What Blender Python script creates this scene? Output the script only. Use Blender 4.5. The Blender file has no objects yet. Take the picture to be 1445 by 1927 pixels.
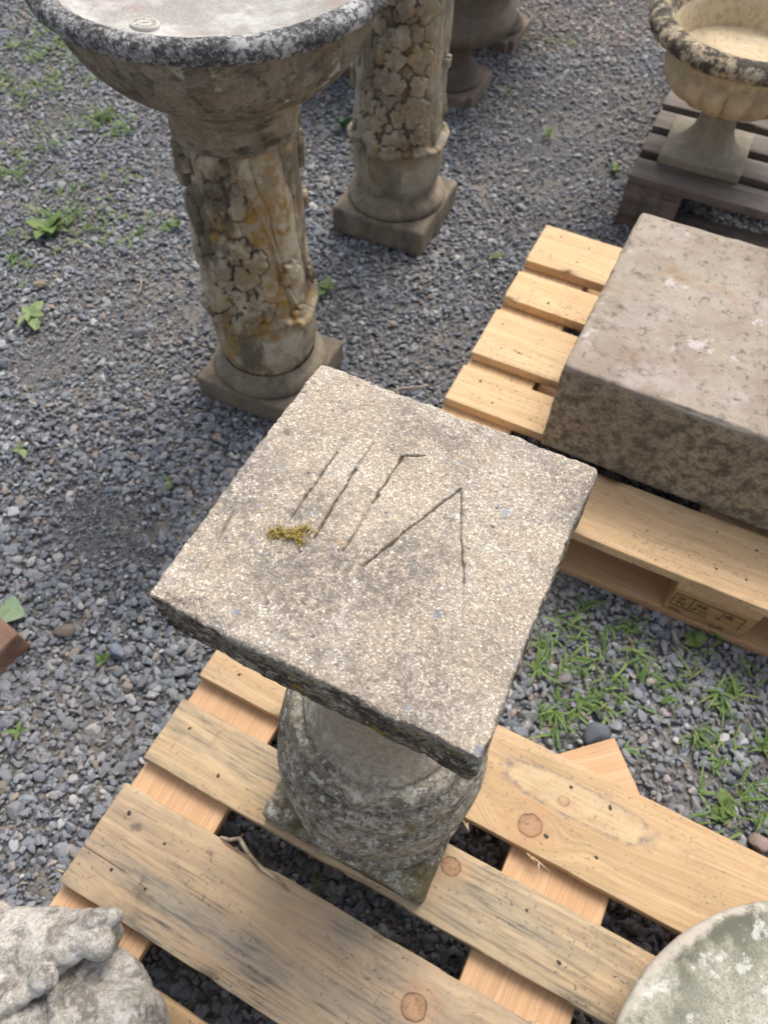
import bpy, math, random
import numpy as np
from mathutils import Vector, Matrix, Euler
S = bpy.context.scene
C = S.collection
rnd = random.Random(11)
rng = np.random.default_rng(5)
R = math.radians

# ------------------------------------------------------------------ camera, sky, sun, exposure
PITCH, ROLL, FPX = 0.999064, 0.0416892, 1398.25
cam_d = bpy.data.cameras.new('camera'); cam = bpy.data.objects.new('camera', cam_d); C.objects.link(cam)
f_ = Vector((0, math.cos(PITCH), -math.sin(PITCH))); r_ = Vector((1, 0, 0)); u_ = r_.cross(f_)
cr, sr = math.cos(ROLL), math.sin(ROLL)
rr = cr*r_ + sr*u_; uu = -sr*r_ + cr*u_
M = Matrix.Identity(4)
for i in range(3):
    M[i][0] = rr[i]; M[i][1] = uu[i]; M[i][2] = -f_[i]
M[0][3], M[1][3], M[2][3] = 0, 0, 1.26108
cam.matrix_world = M
cam_d.sensor_fit = 'VERTICAL'; cam_d.sensor_height = 36.0; cam_d.sensor_width = 27.0
cam_d.lens = FPX/1927*36.0
cam_d.clip_start = 0.02; cam_d.clip_end = 200
cam_d.dof.use_dof = True; cam_d.dof.focus_distance = 0.56; cam_d.dof.aperture_fstop = 11.0
S.camera = cam

w = bpy.data.worlds.new('World'); S.world = w; w.use_nodes = True
wn = w.node_tree.nodes; wl = w.node_tree.links
sky = wn.new('ShaderNodeTexSky'); sky.sky_type = 'NISHITA'; sky.sun_disc = False
SUN_EL, SUN_AZ = R(58), R(25)      # azimuth clockwise from +y
sky.sun_elevation = SUN_EL; sky.sun_rotation = SUN_AZ
sky.air_density = 1.0; sky.dust_density = 6.0; sky.ozone_density = 1.0
hs = wn.new('ShaderNodeHueSaturation'); hs.inputs['Saturation'].default_value = .5; wl.new(sky.outputs[0], hs.inputs['Color'])   # thin overcast: a paler sky
wl.new(hs.outputs[0], wn['Background'].inputs[0]); wn['Background'].inputs[1].default_value = 0.15
sl = bpy.data.lights.new('sun', 'SUN'); sl.energy = 1.3; sl.angle = R(24); sl.color = (1, 0.94, 0.86)
so = bpy.data.objects.new('sun', sl); C.objects.link(so)
sd = Vector((math.sin(SUN_AZ)*math.cos(SUN_EL), math.cos(SUN_AZ)*math.cos(SUN_EL), math.sin(SUN_EL)))
so.rotation_euler = sd.to_track_quat('Z', 'Y').to_euler()
so.location = (0, 0, 5)
S.view_settings.view_transform = 'Standard'; S.view_settings.look = 'None'
S.view_settings.exposure = 0.50; S.view_settings.gamma = 1.0
S.view_settings.use_curve_mapping = False

# ------------------------------------------------------------------ numpy noise
def _h(i, j, k, seed):
    h = (i*374761393 + j*668265263 + k*2147483647 + seed*974634777) & 0xFFFFFFFF
    h = ((h ^ (h >> 13))*1274126177) & 0xFFFFFFFF
    h = ((h ^ (h >> 15))*2246822519) & 0xFFFFFFFF
    return ((h ^ (h >> 16)) & 0xFFFFFF)/float(0xFFFFFF)
def vn(p, seed=0):
    p = np.asarray(p, float); i = np.floor(p).astype(np.int64); f = p-i; f = f*f*(3-2*f)
    o = 0
    for a in (0, 1):
        for b in (0, 1):
            for c in (0, 1):
                wgt = (f[:, 0] if a else 1-f[:, 0])*(f[:, 1] if b else 1-f[:, 1])*(f[:, 2] if c else 1-f[:, 2])
                o = o + wgt*_h(i[:, 0]+a, i[:, 1]+b, i[:, 2]+c, seed)
    return o*2-1
def fbm(p, scale, octs=4, seed=0, gain=.5):
    o = 0; a = 1; t = 0
    for k in range(octs):
        o = o + a*vn(p*scale*(2.03**k)+k*17.3, seed+k); t += a; a *= gain
    return o/t
def sstep(x, a, b):
    t = np.clip((x-a)/(b-a), 0, 1); return t*t*(3-2*t)

# ------------------------------------------------------------------ mesh makers
def mesh(name, V, F, smooth=True, attrs=None):
    """V (n,3); F list of faces or int array (m,k)"""
    me = bpy.data.meshes.new(name)
    V = np.asarray(V, np.float32)
    if isinstance(F, np.ndarray):
        m, k = F.shape
        me.vertices.add(len(V)); me.vertices.foreach_set('co', V.ravel())
        me.loops.add(m*k); me.loops.foreach_set('vertex_index', F.astype(np.int32).ravel())
        me.polygons.add(m)
        me.polygons.foreach_set('loop_start', np.arange(0, m*k, k, dtype=np.int32))
        me.polygons.foreach_set('loop_total', np.full(m, k, np.int32))
        me.update(calc_edges=True); me.validate()
    else:
        me.from_pydata([tuple(map(float, v)) for v in V], [], F); me.update()
    me.polygons.foreach_set('use_smooth', np.full(len(me.polygons), smooth))
    for n, d in (attrs or {}).items():
        a = me.attributes.new(n, 'FLOAT', 'POINT'); a.data.foreach_set('value', np.asarray(d, np.float32))
    return me
def obj(name, me, mat=None, parent=None, loc=None, rotz=0):
    o = bpy.data.objects.new(name, me); C.objects.link(o)
    if mat and not me.materials: me.materials.append(mat)
    if parent: o.parent = parent
    if loc is not None: o.location = loc
    o.rotation_euler = (0, 0, rotz) if not isinstance(rotz, tuple) else rotz
    return o
def tag(o, label=None, cat=None, group=None, kind=None):
    if label: o['label'] = label
    if cat: o['category'] = cat
    if group: o['group'] = group
    if kind: o['kind'] = kind
    return o
def thing(name, label, cat, loc=(0, 0, 0), rotz=0, group=None):
    o = bpy.data.objects.new(name, None); C.objects.link(o); o.location = loc; o.rotation_euler = (0, 0, rotz)
    o.empty_display_size = .1
    return tag(o, label, cat, group)
def axis_pts(h, r, n):
    if r > 0: return np.concatenate([[-h, -h+r*.3], np.linspace(-h+r, h-r, n), [h-r*.3, h]])
    return np.linspace(-h, h, n)
def rbox(hx, hy, hz, r, nx, ny, nz, disp=None, rfun=None):
    """rounded, welded box of quads; disp(P,N)->P"""
    ax, ay, az = axis_pts(hx, r, nx), axis_pts(hy, r, ny), axis_pts(hz, r, nz)
    X, Y, Z = len(ax), len(ay), len(az)
    idx = -np.ones((X, Y, Z), np.int64)
    g = np.indices((X, Y, Z))
    surf = (g[0] == 0) | (g[0] == X-1) | (g[1] == 0) | (g[1] == Y-1) | (g[2] == 0) | (g[2] == Z-1)
    ii = np.argwhere(surf); idx[surf] = np.arange(len(ii))
    P = np.stack([ax[ii[:, 0]], ay[ii[:, 1]], az[ii[:, 2]]], 1)
    F = []
    def q(a, flip):
        f = np.stack([a[:-1, :-1], a[1:, :-1], a[1:, 1:], a[:-1, 1:]], -1).reshape(-1, 4)
        F.append(f[:, ::-1] if flip else f)
    q(idx[:, :, -1], False); q(idx[:, :, 0], True)
    q(idx[:, 0, :], False); q(idx[:, -1, :], True)
    q(idx[-1, :, :], False); q(idx[0, :, :], True)
    H = np.array([hx, hy, hz])
    rad = r if rfun is None else rfun(P)[:, None]
    inner = np.clip(P, -H+rad, H-rad); D = P-inner
    L = np.linalg.norm(D, axis=1, keepdims=True); N = D/np.maximum(L, 1e-9)
    P = inner + N*rad
    if disp is not None: P = disp(P, N)
    return P, np.concatenate(F)
def lathe(prof, n, caps=True, disp=None, sub=1):
    """prof [(r,z)], optional per-segment subdivision; returns V,F(quads/array), theta"""
    pr = np.array(prof, float)
    if sub > 1:
        t = np.arange(len(pr)); tt = np.linspace(0, len(pr)-1, (len(pr)-1)*sub+1)
        pr = np.stack([np.interp(tt, t, pr[:, 0]), np.interp(tt, t, pr[:, 1])], 1)
    th = np.linspace(0, 2*np.pi, n, endpoint=False)
    m = len(pr)
    V = np.stack([pr[:, 0][:, None]*np.cos(th), pr[:, 0][:, None]*np.sin(th), np.repeat(pr[:, 1][:, None], n, 1)], -1).reshape(-1, 3)
    a = np.arange(m*n).reshape(m, n); b = np.roll(a, -1, 1)
    F = np.stack([a[:-1], b[:-1], b[1:], a[1:]], -1).reshape(-1, 4)
    if disp is not None: V = disp(V)
    return V, F
def smooth_prof(pts, n):
    """Catmull-Rom through points"""
    p = np.array(pts, float); p = np.vstack([2*p[0]-p[1], p, 2*p[-1]-p[-2]]); out = []
    k = len(p)-3
    for i in range(k):
        for t in np.linspace(0, 1, n, endpoint=False):
            a, b, c, d = p[i:i+4]
            out.append(.5*((2*b)+(-a+c)*t+(2*a-5*b+4*c-d)*t*t+(-a+3*b-3*c+d)*t**3))
    out.append(p[-2]); return np.array(out)
def tube(path, rad, n=7):
    path = [Vector(p) for p in path]; V = []; F = []
    for i, p in enumerate(path):
        d = (path[min(i+1, len(path)-1)]-path[max(i-1, 0)]).normalized()
        a = d.cross(Vector((0, 0, 1)));
        if a.length < .1: a = d.cross(Vector((1, 0, 0)))
        a.normalize(); b = d.cross(a)
        r = rad[i] if hasattr(rad, '__len__') else rad
        for k in range(n):
            t = 2*math.pi*k/n; V.append(p+a*r*math.cos(t)+b*r*math.sin(t))
    for i in range(len(path)-1):
        for k in range(n):
            F.append([i*n+k, i*n+(k+1) % n, (i+1)*n+(k+1) % n, (i+1)*n+k])
    F.append(list(range(n))[::-1]); F.append([(len(path)-1)*n+k for k in range(n)])
    return V, F

# ------------------------------------------------------------------ materials
class NT:
    def __init__(s, name):
        s.m = bpy.data.materials.new(name); s.m.use_nodes = True; s.t = s.m.node_tree
        s.b = s.t.nodes['Principled BSDF']; s.out = s.t.nodes['Material Output']
        s.co = s.node('ShaderNodeTexCoord').outputs['Object']
        s.b.inputs['Specular IOR Level'].default_value = .3
    def node(s, ty, **kw):
        n = s.t.nodes.new(ty)
        for k, v in kw.items(): setattr(n, k, v)
        return n
    def set(s, sock, v):
        if isinstance(v, bpy.types.NodeSocket): s.t.links.new(v, sock)
        elif v is not None:
            if sock.type == 'RGBA' and hasattr(v, '__len__') and len(v) == 3: v = (*v, 1)
            sock.default_value = v
    def map(s, scale=(1, 1, 1), loc=(0, 0, 0), rot=(0, 0, 0), vec=None):
        n = s.node('ShaderNodeMapping'); s.set(n.inputs[0], vec or s.co)
        n.inputs['Scale'].default_value = scale; n.inputs['Rotation'].default_value = rot
        s.set(n.inputs['Location'], loc); return n.outputs[0]
    def noise(s, scale, detail=4, rough=.55, vec=None, dist=0, color=False):
        n = s.node('ShaderNodeTexNoise'); s.set(n.inputs['Vector'], vec or s.co)
        n.inputs['Scale'].default_value = scale; n.inputs['Detail'].default_value = detail
        n.inputs['Roughness'].default_value = rough; n.inputs['Distortion'].default_value = dist
        return n.outputs['Color' if color else 'Fac']
    def vor(s, scale, vec=None, out='Color', feature='F1', rand=1):
        n = s.node('ShaderNodeTexVoronoi'); n.feature = feature; s.set(n.inputs['Vector'], vec or s.co)
        n.inputs['Scale'].default_value = scale; n.inputs['Randomness'].default_value = rand
        return n.outputs[out]
    def ramp(s, fac, stops, interp='LINEAR'):
        n = s.node('ShaderNodeValToRGB'); s.set(n.inputs[0], fac); e = n.color_ramp.elements
        n.color_ramp.interpolation = interp
        while len(e) < len(stops): e.new(.5)
        for k, (p, c) in enumerate(stops):
            e[k].position = p
            e[k].color = (c, c, c, 1) if not hasattr(c, '__len__') else (*c[:3], 1)
        return n.outputs[0]
    def step(s, fac, lo, hi): return s.ramp(fac, [(lo, 0), (hi, 1)])
    def mix(s, fac, a, b, mode='MIX'):
        n = s.node('ShaderNodeMix', data_type='RGBA', blend_type=mode)
        s.set(n.inputs[0], fac); s.set(n.inputs[6], a); s.set(n.inputs[7], b); return n.outputs[2]
    def mth(s, op, a, b=None, c=None):
        n = s.node('ShaderNodeMath', operation=op); s.set(n.inputs[0], a)
        if b is not None: s.set(n.inputs[1], b)
        if c is not None: s.set(n.inputs[2], c)
        return n.outputs[0]
    def sep(s, vec=None):
        n = s.node('ShaderNodeSeparateXYZ'); s.set(n.inputs[0], vec or s.co); return n.outputs
    def comb(s, x, y, z):
        n = s.node('ShaderNodeCombineXYZ'); s.set(n.inputs[0], x); s.set(n.inputs[1], y); s.set(n.inputs[2], z); return n.outputs[0]
    def rand(s):
        return s.node('ShaderNodeObjectInfo').outputs['Random']
    def attr(s, name, ty='GEOMETRY'):
        return s.node('ShaderNodeAttribute', attribute_name=name, attribute_type=ty).outputs['Fac']
    def finish(s, col, rough=.9, bump=None, bstr=.5, bdist=.001):
        s.set(s.b.inputs['Base Color'], col); s.set(s.b.inputs['Roughness'], rough)
        if bump is not None:
            n = s.node('ShaderNodeBump'); n.inputs['Strength'].default_value = bstr; n.inputs['Distance'].default_value = bdist
            s.set(n.inputs['Height'], bump); s.set(s.b.inputs['Normal'], n.outputs[0])
        return s.m

def stone(name, base, alt, mott=None, grain=500, gamt=.3, stains=(), bump=.5, bdist=.0012, s=1.0, extra=None, rough=.92):
    t = NT(name)
    c = t.mix(t.step(t.noise(7*s, 5, .6), .38, .62), base, alt)
    c = t.mix(t.mth('MULTIPLY', t.step(t.noise(45*s, 5, .7), .4, .7), .55), c, mott or tuple(x*.6 for x in base))
    g = t.ramp(t.vor(grain), [(0, 1-gamt), (1, 1+gamt)]) if False else None
    gv = t.node('ShaderNodeSeparateColor'); t.set(gv.inputs[0], t.vor(grain))
    gr = t.mth('MULTIPLY_ADD', gv.outputs[0], gamt*2, 1-gamt)
    c = t.mix(1.0, c, t.comb(gr, gr, gr), 'MULTIPLY')
    for k, st in enumerate(stains):
        col, sc, lo, hi, amt = st[:5]
        v = t.map(loc=(k*3.7+1, k*1.9, k*5.1), scale=st[6] if len(st) > 6 else (1, 1, 1))
        f = t.mth('MULTIPLY', t.step(t.noise(sc, 7, .68, vec=v), lo-.035, hi-.045), amt)
        if len(st) > 5 and st[5]: f = t.mth('MULTIPLY', f, st[5](t))
        c = t.mix(f, c, col)
    if extra: c = extra(t, c)
    b = t.mth('ADD', t.mth('MULTIPLY', t.noise(160*s, 6, .7), 1.2), t.mth('MULTIPLY', t.noise(grain*.8, 3, .6), .5))
    return t.finish(c, rough, b, bump, bdist)

def wood(name, fresh, band, grey, greyamt=.4, knots=(), spots=.5, stainbox=None):
    t = NT(name); x, y, z = t.sep()
    rn = t.mth('MULTIPLY', t.rand(), 37.0)
    wob = t.mth('MULTIPLY', t.mth('SUBTRACT', t.noise(1.6, 2, .5, vec=t.comb(t.mth('ADD', x, rn), t.mth('MULTIPLY', y, 4), rn)), .5), .09)
    yy = t.mth('ADD', y, wob)
    kd = None
    for (kx, ky, kr) in knots:
        dx = t.mth('SUBTRACT', x, kx); dy = t.mth('SUBTRACT', y, ky)
        d = t.mth('SQRT', t.mth('ADD', t.mth('MULTIPLY', t.mth('MULTIPLY', dx, dx), .45), t.mth('MULTIPLY', dy, dy)))
        infl = t.node('ShaderNodeMapRange', interpolation_type='SMOOTHSTEP'); t.set(infl.inputs[0], d)
        infl.inputs[1].default_value = kr*.8; infl.inputs[2].default_value = kr*4.2; infl.inputs[3].default_value = 1; infl.inputs[4].default_value = 0
        mx = t.node('ShaderNodeMix', data_type='FLOAT'); t.set(mx.inputs[0], infl.outputs[0]); t.set(mx.inputs[2], yy); t.set(mx.inputs[3], t.mth('ADD', t.mth('MULTIPLY', d, 1.0), ky))
        yy = mx.outputs[0]
    gv = t.comb(t.mth('MULTIPLY', x, 1.2), t.mth('MULTIPLY', yy, 55), t.mth('ADD', t.mth('MULTIPLY', z, 30), rn))
    g1 = t.noise(1.0, 3, .55, vec=gv)
    g2 = t.noise(1.0, 4, .6, vec=t.comb(t.mth('MULTIPLY', x, 9), t.mth('MULTIPLY', yy, 330), t.mth('ADD', t.mth('MULTIPLY', z, 200), rn)))
    c = t.mix(t.step(g1, .38, .62), fresh, band)
    c = t.mix(t.mth('MULTIPLY', t.step(g2, .43, .64), .45), c, tuple(v*.55 for v in band))
    c = t.mix(t.mth('MULTIPLY', t.rand(), .28), c, (band[0]*1.0, band[1]*.82, band[2]*.7))
    # grey weathering follows the grain
    wv = t.comb(t.mth('ADD', t.mth('MULTIPLY', x, 2.6), rn), t.mth('MULTIPLY', y, 26), t.mth('MULTIPLY', z, 10))
    lw = t.noise(4.2, 5, .65, vec=t.comb(t.mth('ADD', x, rn), t.mth('MULTIPLY', y, 1.5), z))
    wf = t.mth('MULTIPLY', t.step(t.noise(1.0, 6, .7, vec=wv), .38, .62), t.step(lw, .34, .56))
    c = t.mix(t.mth('MULTIPLY', wf, greyamt), c, grey)
    fine = t.mth('MULTIPLY', t.step(t.noise(1, 5, .7, vec=t.comb(t.mth('ADD', t.mth('MULTIPLY', x, 11), rn), t.mth('MULTIPLY', y, 190), z)), .47, .62), t.step(lw, .4, .6))
    c = t.mix(t.mth('MULTIPLY', fine, min(1, greyamt*1.15)), c, tuple(v*.40 for v in grey))
    # dark specks and mould blotches
    sv = t.comb(t.mth('ADD', x, rn), y, z)
    sp = t.mth('MULTIPLY', t.step(t.noise(170, 3, .55, vec=sv), .62, .67), t.step(t.noise(9, 3, vec=sv), .42, .56))
    c = t.mix(t.mth('MULTIPLY', sp, spots), c, (.07, .06, .05))
    bl = t.mth('MULTIPLY', t.step(t.noise(24, 6, .75, vec=sv), .56, .68), t.step(t.noise(120, 4, .7, vec=sv), .40, .58))
    c = t.mix(t.mth('MULTIPLY', bl, spots*.6), c, (.13, .12, .10))
    for (kx, ky, kr) in knots:
        dx = t.mth('SUBTRACT', x, kx); dy = t.mth('SUBTRACT', y, ky)
        d = t.mth('SQRT', t.mth('ADD', t.mth('MULTIPLY', t.mth('MULTIPLY', dx, dx), .8), t.mth('MULTIPLY', dy, dy)))
        d = t.mth('ADD', d, t.mth('MULTIPLY', t.mth('SUBTRACT', t.noise(55, 3, .6), .5), kr*.5))
        k = t.node('ShaderNodeMapRange'); t.set(k.inputs[0], d); k.inputs[1].default_value = kr*1.02; k.inputs[2].default_value = kr*.93
        halo = t.node('ShaderNodeMapRange', interpolation_type='SMOOTHSTEP'); t.set(halo.inputs[0], d); halo.inputs[1].default_value = kr*3.0; halo.inputs[2].default_value = kr*.9
        c = t.mix(t.mth('MULTIPLY', t.mth('MULTIPLY', halo.outputs[0], .5), t.step(t.noise(40, 4), .3, .6)), c, (.45, .24, .12))
        ring = t.mth('SUBTRACT', t.noise(1, 3, .6, vec=t.comb(t.mth('MULTIPLY', d, 700), t.mth('MULTIPLY', x, 60), kx)), .5)
        kc = t.mix(t.mth('ADD', ring, .5), (.46, .285, .165), (.34, .19, .105))
        cen = t.node('ShaderNodeMapRange'); t.set(cen.inputs[0], d); cen.inputs[1].default_value = 0; cen.inputs[2].default_value = kr; kc = t.mix(t.mth('MULTIPLY', t.mth('POWER', cen.outputs[0], 3.0), .6), kc, (.20, .10, .05)); kc = t.mix(t.mth('MULTIPLY', t.step(t.noise(130, 4, .7), .52, .6), .6), kc, (.13, .07, .04))
        c = t.mix(t.mth('MULTIPLY', k.outputs[0], .85), c, kc)
        rim = t.node('ShaderNodeMapRange'); t.set(rim.inputs[0], t.mth('ABSOLUTE', t.mth('SUBTRACT', d, kr))); rim.inputs[1].default_value = kr*.10; rim.inputs[2].default_value = kr*.02
        c = t.mix(t.mth('MULTIPLY', t.mth('MULTIPLY', rim.outputs[0], .8), t.step(t.noise(70, 3), .25, .5)), c, (.07, .035, .02))
    if stainbox: c = stainbox(t, c)
    b = t.mth('ADD', g2, t.mth('MULTIPLY', fine, -.8))
    return t.finish(c, .78, b, .35, .0006)

# ------------------------------------------------------------------ ground
def ground():
    n = 200
    xs = np.sign(np.linspace(-1, 1, n))*np.abs(np.linspace(-1, 1, n))**3*40
    ys = xs.copy()+1.3
    Xg, Yg = np.meshgrid(xs, ys, indexing='ij')
    P = np.stack([Xg.ravel(), Yg.ravel(), np.zeros(n*n)], 1)
    P[:, 2] = -.004 + .002*fbm(P, 5, 3, 3)
    a = np.arange(n*n).reshape(n, n)
    F = np.stack([a[:-1, :-1], a[1:, :-1], a[1:, 1:], a[:-1, 1:]], -1).reshape(-1, 4)
    t = NT('gravel_ground')
    dirt = t.mix(t.step(t.noise(3, 5), .4, .6), (.165, .160, .152), (.23, .205, .175))
    v = t.node('ShaderNodeTexVoronoi'); t.set(v.inputs['Vector'], t.co); v.inputs['Scale'].default_value = 170
    sc = t.node('ShaderNodeSeparateColor'); t.set(sc.inputs[0], v.outputs['Color'])
    peb = t.ramp(sc.outputs[0], [(0, (.035, .04, .05)), (.5, (.085, .092, .105)), (.8, (.14, .14, .145)), (.93, (.2, .16, .12)), (1, (.3, .29, .28))])
    d = v.outputs['Distance']
    c = t.mix(t.step(d, .55, .75), peb, dirt)
    c = t.mix(t.step(t.noise(4.5, 4, .6), .52, .6), c, dirt)
    bump = t.mth('SUBTRACT', t.mth('MULTIPLY', t.noise(500, 4), .4), t.mth('MULTIPLY', d, 1.0))
    m = t.finish(c, .9, bump, .9, .004)
    o = obj('ground', mesh('ground', P, F), m); tag(o, kind='structure')
    return o
ground()

def pebble_meshes():
    import bmesh
    out = []
    for k in range(22):
        bm = bmesh.new(); bmesh.ops.create_icosphere(bm, subdivisions=3, radius=1)
        co = np.array([v.co[:] for v in bm.verts]); r = np.random.default_rng(100+k)
        co *= 1+.18*fbm(co, 1.1, 2, k)[:, None]
        for q in range(r.integers(7, 15)):
            nrm = r.normal(size=3); nrm[2] *= .7; nrm /= np.linalg.norm(nrm); dd = r.uniform(.5, .8)
            over = co@nrm-dd; m_ = over > 0
            co[m_] -= (over[m_]*.93)[:, None]*nrm
        co *= np.array([1, r.uniform(.6, .95), r.uniform(.38, .7)])
        co *= 1+.02*fbm(co, 6, 2, k+50)[:, None]
        for v, c_ in zip(bm.verts, co): v.co = c_
        me = bpy.data.meshes.new('pebble'); bm.to_mesh(me); bm.free()
        me.polygons.foreach_set('use_smooth', np.full(len(me.polygons), k % 3 != 0))
        out.append(me)
    return out
def pebble_mat():
    t = NT('slate_pebble')
    rn = t.rand()
    c = t.ramp(rn, [(0, (.110, .124, .150)), (.18, (.165, .183, .216)), (.42, (.23, .25, .285)), (.60, (.31, .33, .36)), (.72, (.21, .215, .218)), (.86, (.42, .44, .465)),
                    (.93, (.31, .265, .215)), (.962, (.38, .28, .22)), (.985, (.55, .54, .53))])
    ps = t.node('ShaderNodeNewGeometry').outputs['Position']
    sun_tint = t.mth('MULTIPLY', t.step(t.noise(1.1, 3, vec=ps), .5, .62), t.step(t.attr('sun_tint', 'INSTANCER'), 0, 1))
    c = t.mix(t.mth('MULTIPLY', t.attr('sun_tint', 'INSTANCER'), t.step(t.noise(30, 2, vec=ps), .4, .6)), c, (.48, .35, .27))  # patches of sun painted into the pebble colour
    v = t.comb(rn, t.mth('MULTIPLY', rn, 31), 0)
    vv = t.node('ShaderNodeVectorMath', operation='ADD'); t.set(vv.inputs[0], t.co); vv2 = t.node('ShaderNodeVectorMath', operation='SCALE'); t.set(vv2.inputs[0], v); vv2.inputs['Scale'].default_value = 20; t.set(vv.inputs[1], vv2.outputs[0])
    c = t.mix(t.mth('MULTIPLY', t.step(t.noise(1.6, 5, .65, vec=vv.outputs[0]), .35, .75), .5), c, (.22, .23, .245))
    du = t.step(t.noise(5, 6, .65, vec=ps), .46, .62)
    c = t.mix(t.mth('MULTIPLY', du, .36), c, (.24, .222, .198))
    return t.finish(c, .72, t.noise(3.5, 5, .65), .35, .15)
PEB = pebble_meshes(); PMAT = pebble_mat()
for m_ in PEB: m_.materials.append(PMAT)

def gravel():
    # scattered over the part of the yard that can be seen, and a margin around it
    N = 262000
    y = rng.uniform(-.35, 3.75, N); half = 1.0+(y+.35)/4.1*1.15
    x = rng.uniform(-1, 1, N)*2.15
    k = np.abs(x-.03) < half
    x, y = x[k], y[k]; n = len(x)
    P = np.stack([x, y, np.zeros(n)], 1)
    coarse = fbm(P, 2.2, 3, 9)
    size = .0049*np.exp(rng.normal(0, .44, n))*(1+.35*coarse)*np.where(y < 1.0, 1.12, 1.0)
    dirtm = fbm(P, 3.1, 3, 21)-.14
    for (dx, dy, dr) in ((-.62, .84, .12), (-.51, .74, .1), (-.77, 1.15, .1), (-1.02, 2.15, .14), (-.44, 1.42, .1), (.42, 2.2, .16), (-.3, .95, .1), (.05, 1.25, .18)):
        dirtm += .9*np.exp(-((x-dx)**2+(y-dy)**2)/dr**2)
    big = dirtm > rng.uniform(.2, .9, n)
    size = np.where(big, size*.42, size)
    lg = rng.random(n) < .02
    size = np.where(lg, np.minimum(size*1.9, .018), np.minimum(size, .0135))
    z = rng.uniform(-.003, .0050, n)-size*.15
    rot = np.stack([rng.normal(0, .3, n), rng.normal(0, .3, n), rng.uniform(0, 6.283, n)], 1)
    scl = size[:, None]*rng.uniform(.8, 1.25, (n, 3))
    vid = rng.integers(0, len(PEB), n)
    sun_tint = np.clip(1-((x-.45)**2/.5+(y-2.95)**2/.14), 0, 1)*.8+np.clip(.5-((x-.75)**2/.18+(y-2.3)**2/.2), 0, 1)  # where sunlight on the far gravel is painted as a warmer stone tint
    me = bpy.data.meshes.new('gravel'); me.vertices.add(n)
    me.vertices.foreach_set('co', np.stack([x, y, z], 1).astype(np.float32).ravel())
    for nm, ty, d in (('rot', 'FLOAT_VECTOR', rot), ('scl', 'FLOAT_VECTOR', scl)):
        a = me.attributes.new(nm, ty, 'POINT'); a.data.foreach_set('vector', d.astype(np.float32).ravel())
    a = me.attributes.new('vid', 'INT', 'POINT'); a.data.foreach_set('value', vid.astype(np.int32))
    a = me.attributes.new('sun_tint', 'FLOAT', 'POINT'); a.data.foreach_set('value', sun_tint.astype(np.float32))
    col = bpy.data.collections.new('pebble_shapes')
    for i, m_ in enumerate(PEB):
        o = bpy.data.objects.new('pebble_%02d' % i, m_); col.objects.link(o)
    g = bpy.data.node_groups.new('scatter_gravel', 'GeometryNodeTree')
    g.interface.new_socket('Geometry', in_out='INPUT', socket_type='NodeSocketGeometry')
    g.interface.new_socket('Geometry', in_out='OUTPUT', socket_type='NodeSocketGeometry')
    nd = g.nodes; L = g.links
    gi = nd.new('NodeGroupInput'); go = nd.new('NodeGroupOutput')
    iop = nd.new('GeometryNodeInstanceOnPoints'); ci = nd.new('GeometryNodeCollectionInfo')
    ci.inputs['Collection'].default_value = col; ci.inputs['Separate Children'].default_value = True; ci.inputs['Reset Children'].default_value = True
    def na(nm, dt):
        q = nd.new('GeometryNodeInputNamedAttribute'); q.data_type = dt; q.inputs[0].default_value = nm; return q.outputs[0]
    L.new(gi.outputs[0], iop.inputs['Points']); L.new(ci.outputs[0], iop.inputs['Instance'])
    iop.inputs['Pick Instance'].default_value = True
    L.new(na('vid', 'INT'), iop.inputs['Instance Index'])
    e2r = nd.new('FunctionNodeEulerToRotation'); L.new(na('rot', 'FLOAT_VECTOR'), e2r.inputs[0]); L.new(e2r.outputs[0], iop.inputs['Rotation'])
    L.new(na('scl', 'FLOAT_VECTOR'), iop.inputs['Scale'])
    L.new(iop.outputs[0], go.inputs[0])
    me.materials.append(PMAT)
    o = obj('gravel', me); mod = o.modifiers.new('scatter', 'NODES'); mod.node_group = g
    tag(o, 'loose blue grey slate gravel covering the whole yard', 'gravel', kind='stuff')
gravel()

# larger single stones lying on the gravel
def yard_stone(x, y, s, seed, colr, label, flat=.55, cat='stone'):
    co = np.array([v.co[:] for v in PEB[seed % 22].vertices]); co = co*s*np.array([1, 1, flat/.55])
    co += .04*s*fbm(co/s, 4, 3, seed)[:, None]
    me = PEB[seed % 22].copy(); me.vertices.foreach_set('co', co.astype(np.float32).ravel()); me.materials.clear(); me.name = 'stone'
    m = stone('stone_'+str(seed), colr, tuple(c*.8 for c in colr), grain=900, gamt=.15, s=6)
    o = obj('loose_stone', me, m, None, (x, y, s*.3+.004), rnd.uniform(0, 6)); tag(o, label, cat)
yard_stone(-.59, 1.28, .018, 1, (.22, .22, .225), 'pale grey rounded stone on the gravel left of the fountain pedestal')
yard_stone(-.565, .524, .02, 2, (.20, .17, .14), 'tan brown stone on the gravel at the left, beside a blue grey one')
yard_stone(-.46, .488, .022, 4, (.24, .27, .32), 'large blue grey pebble on the gravel left of the sundial slab')
yard_stone(.613, .214, .022, 5, (.33, .25, .22), 'pinkish white stone against the edge of the near pallet at right')
yard_stone(-.865, 1.43, .02, 7, (.26, .22, .17), 'flat tan stone on the gravel near the left edge')
yard_stone(.37, .376, .026, 8, (.14, .155, .185), 'big slate stone beside the wooden corner under the near pallet')
yard_stone(-.406, .432, .016, 10, (.19, .20, .22), 'small round grey pebble near the left end of the near pallet')
yard_stone(-.17, 1.63, .016, 11, (.25, .27, .29), 'light grey stone touching the corner of the far carved column plinth')
yard_stone(.328, .47, .018, 13, (.21, .2, .19), 'brownish grey stone among the grass right of the slab')

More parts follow.
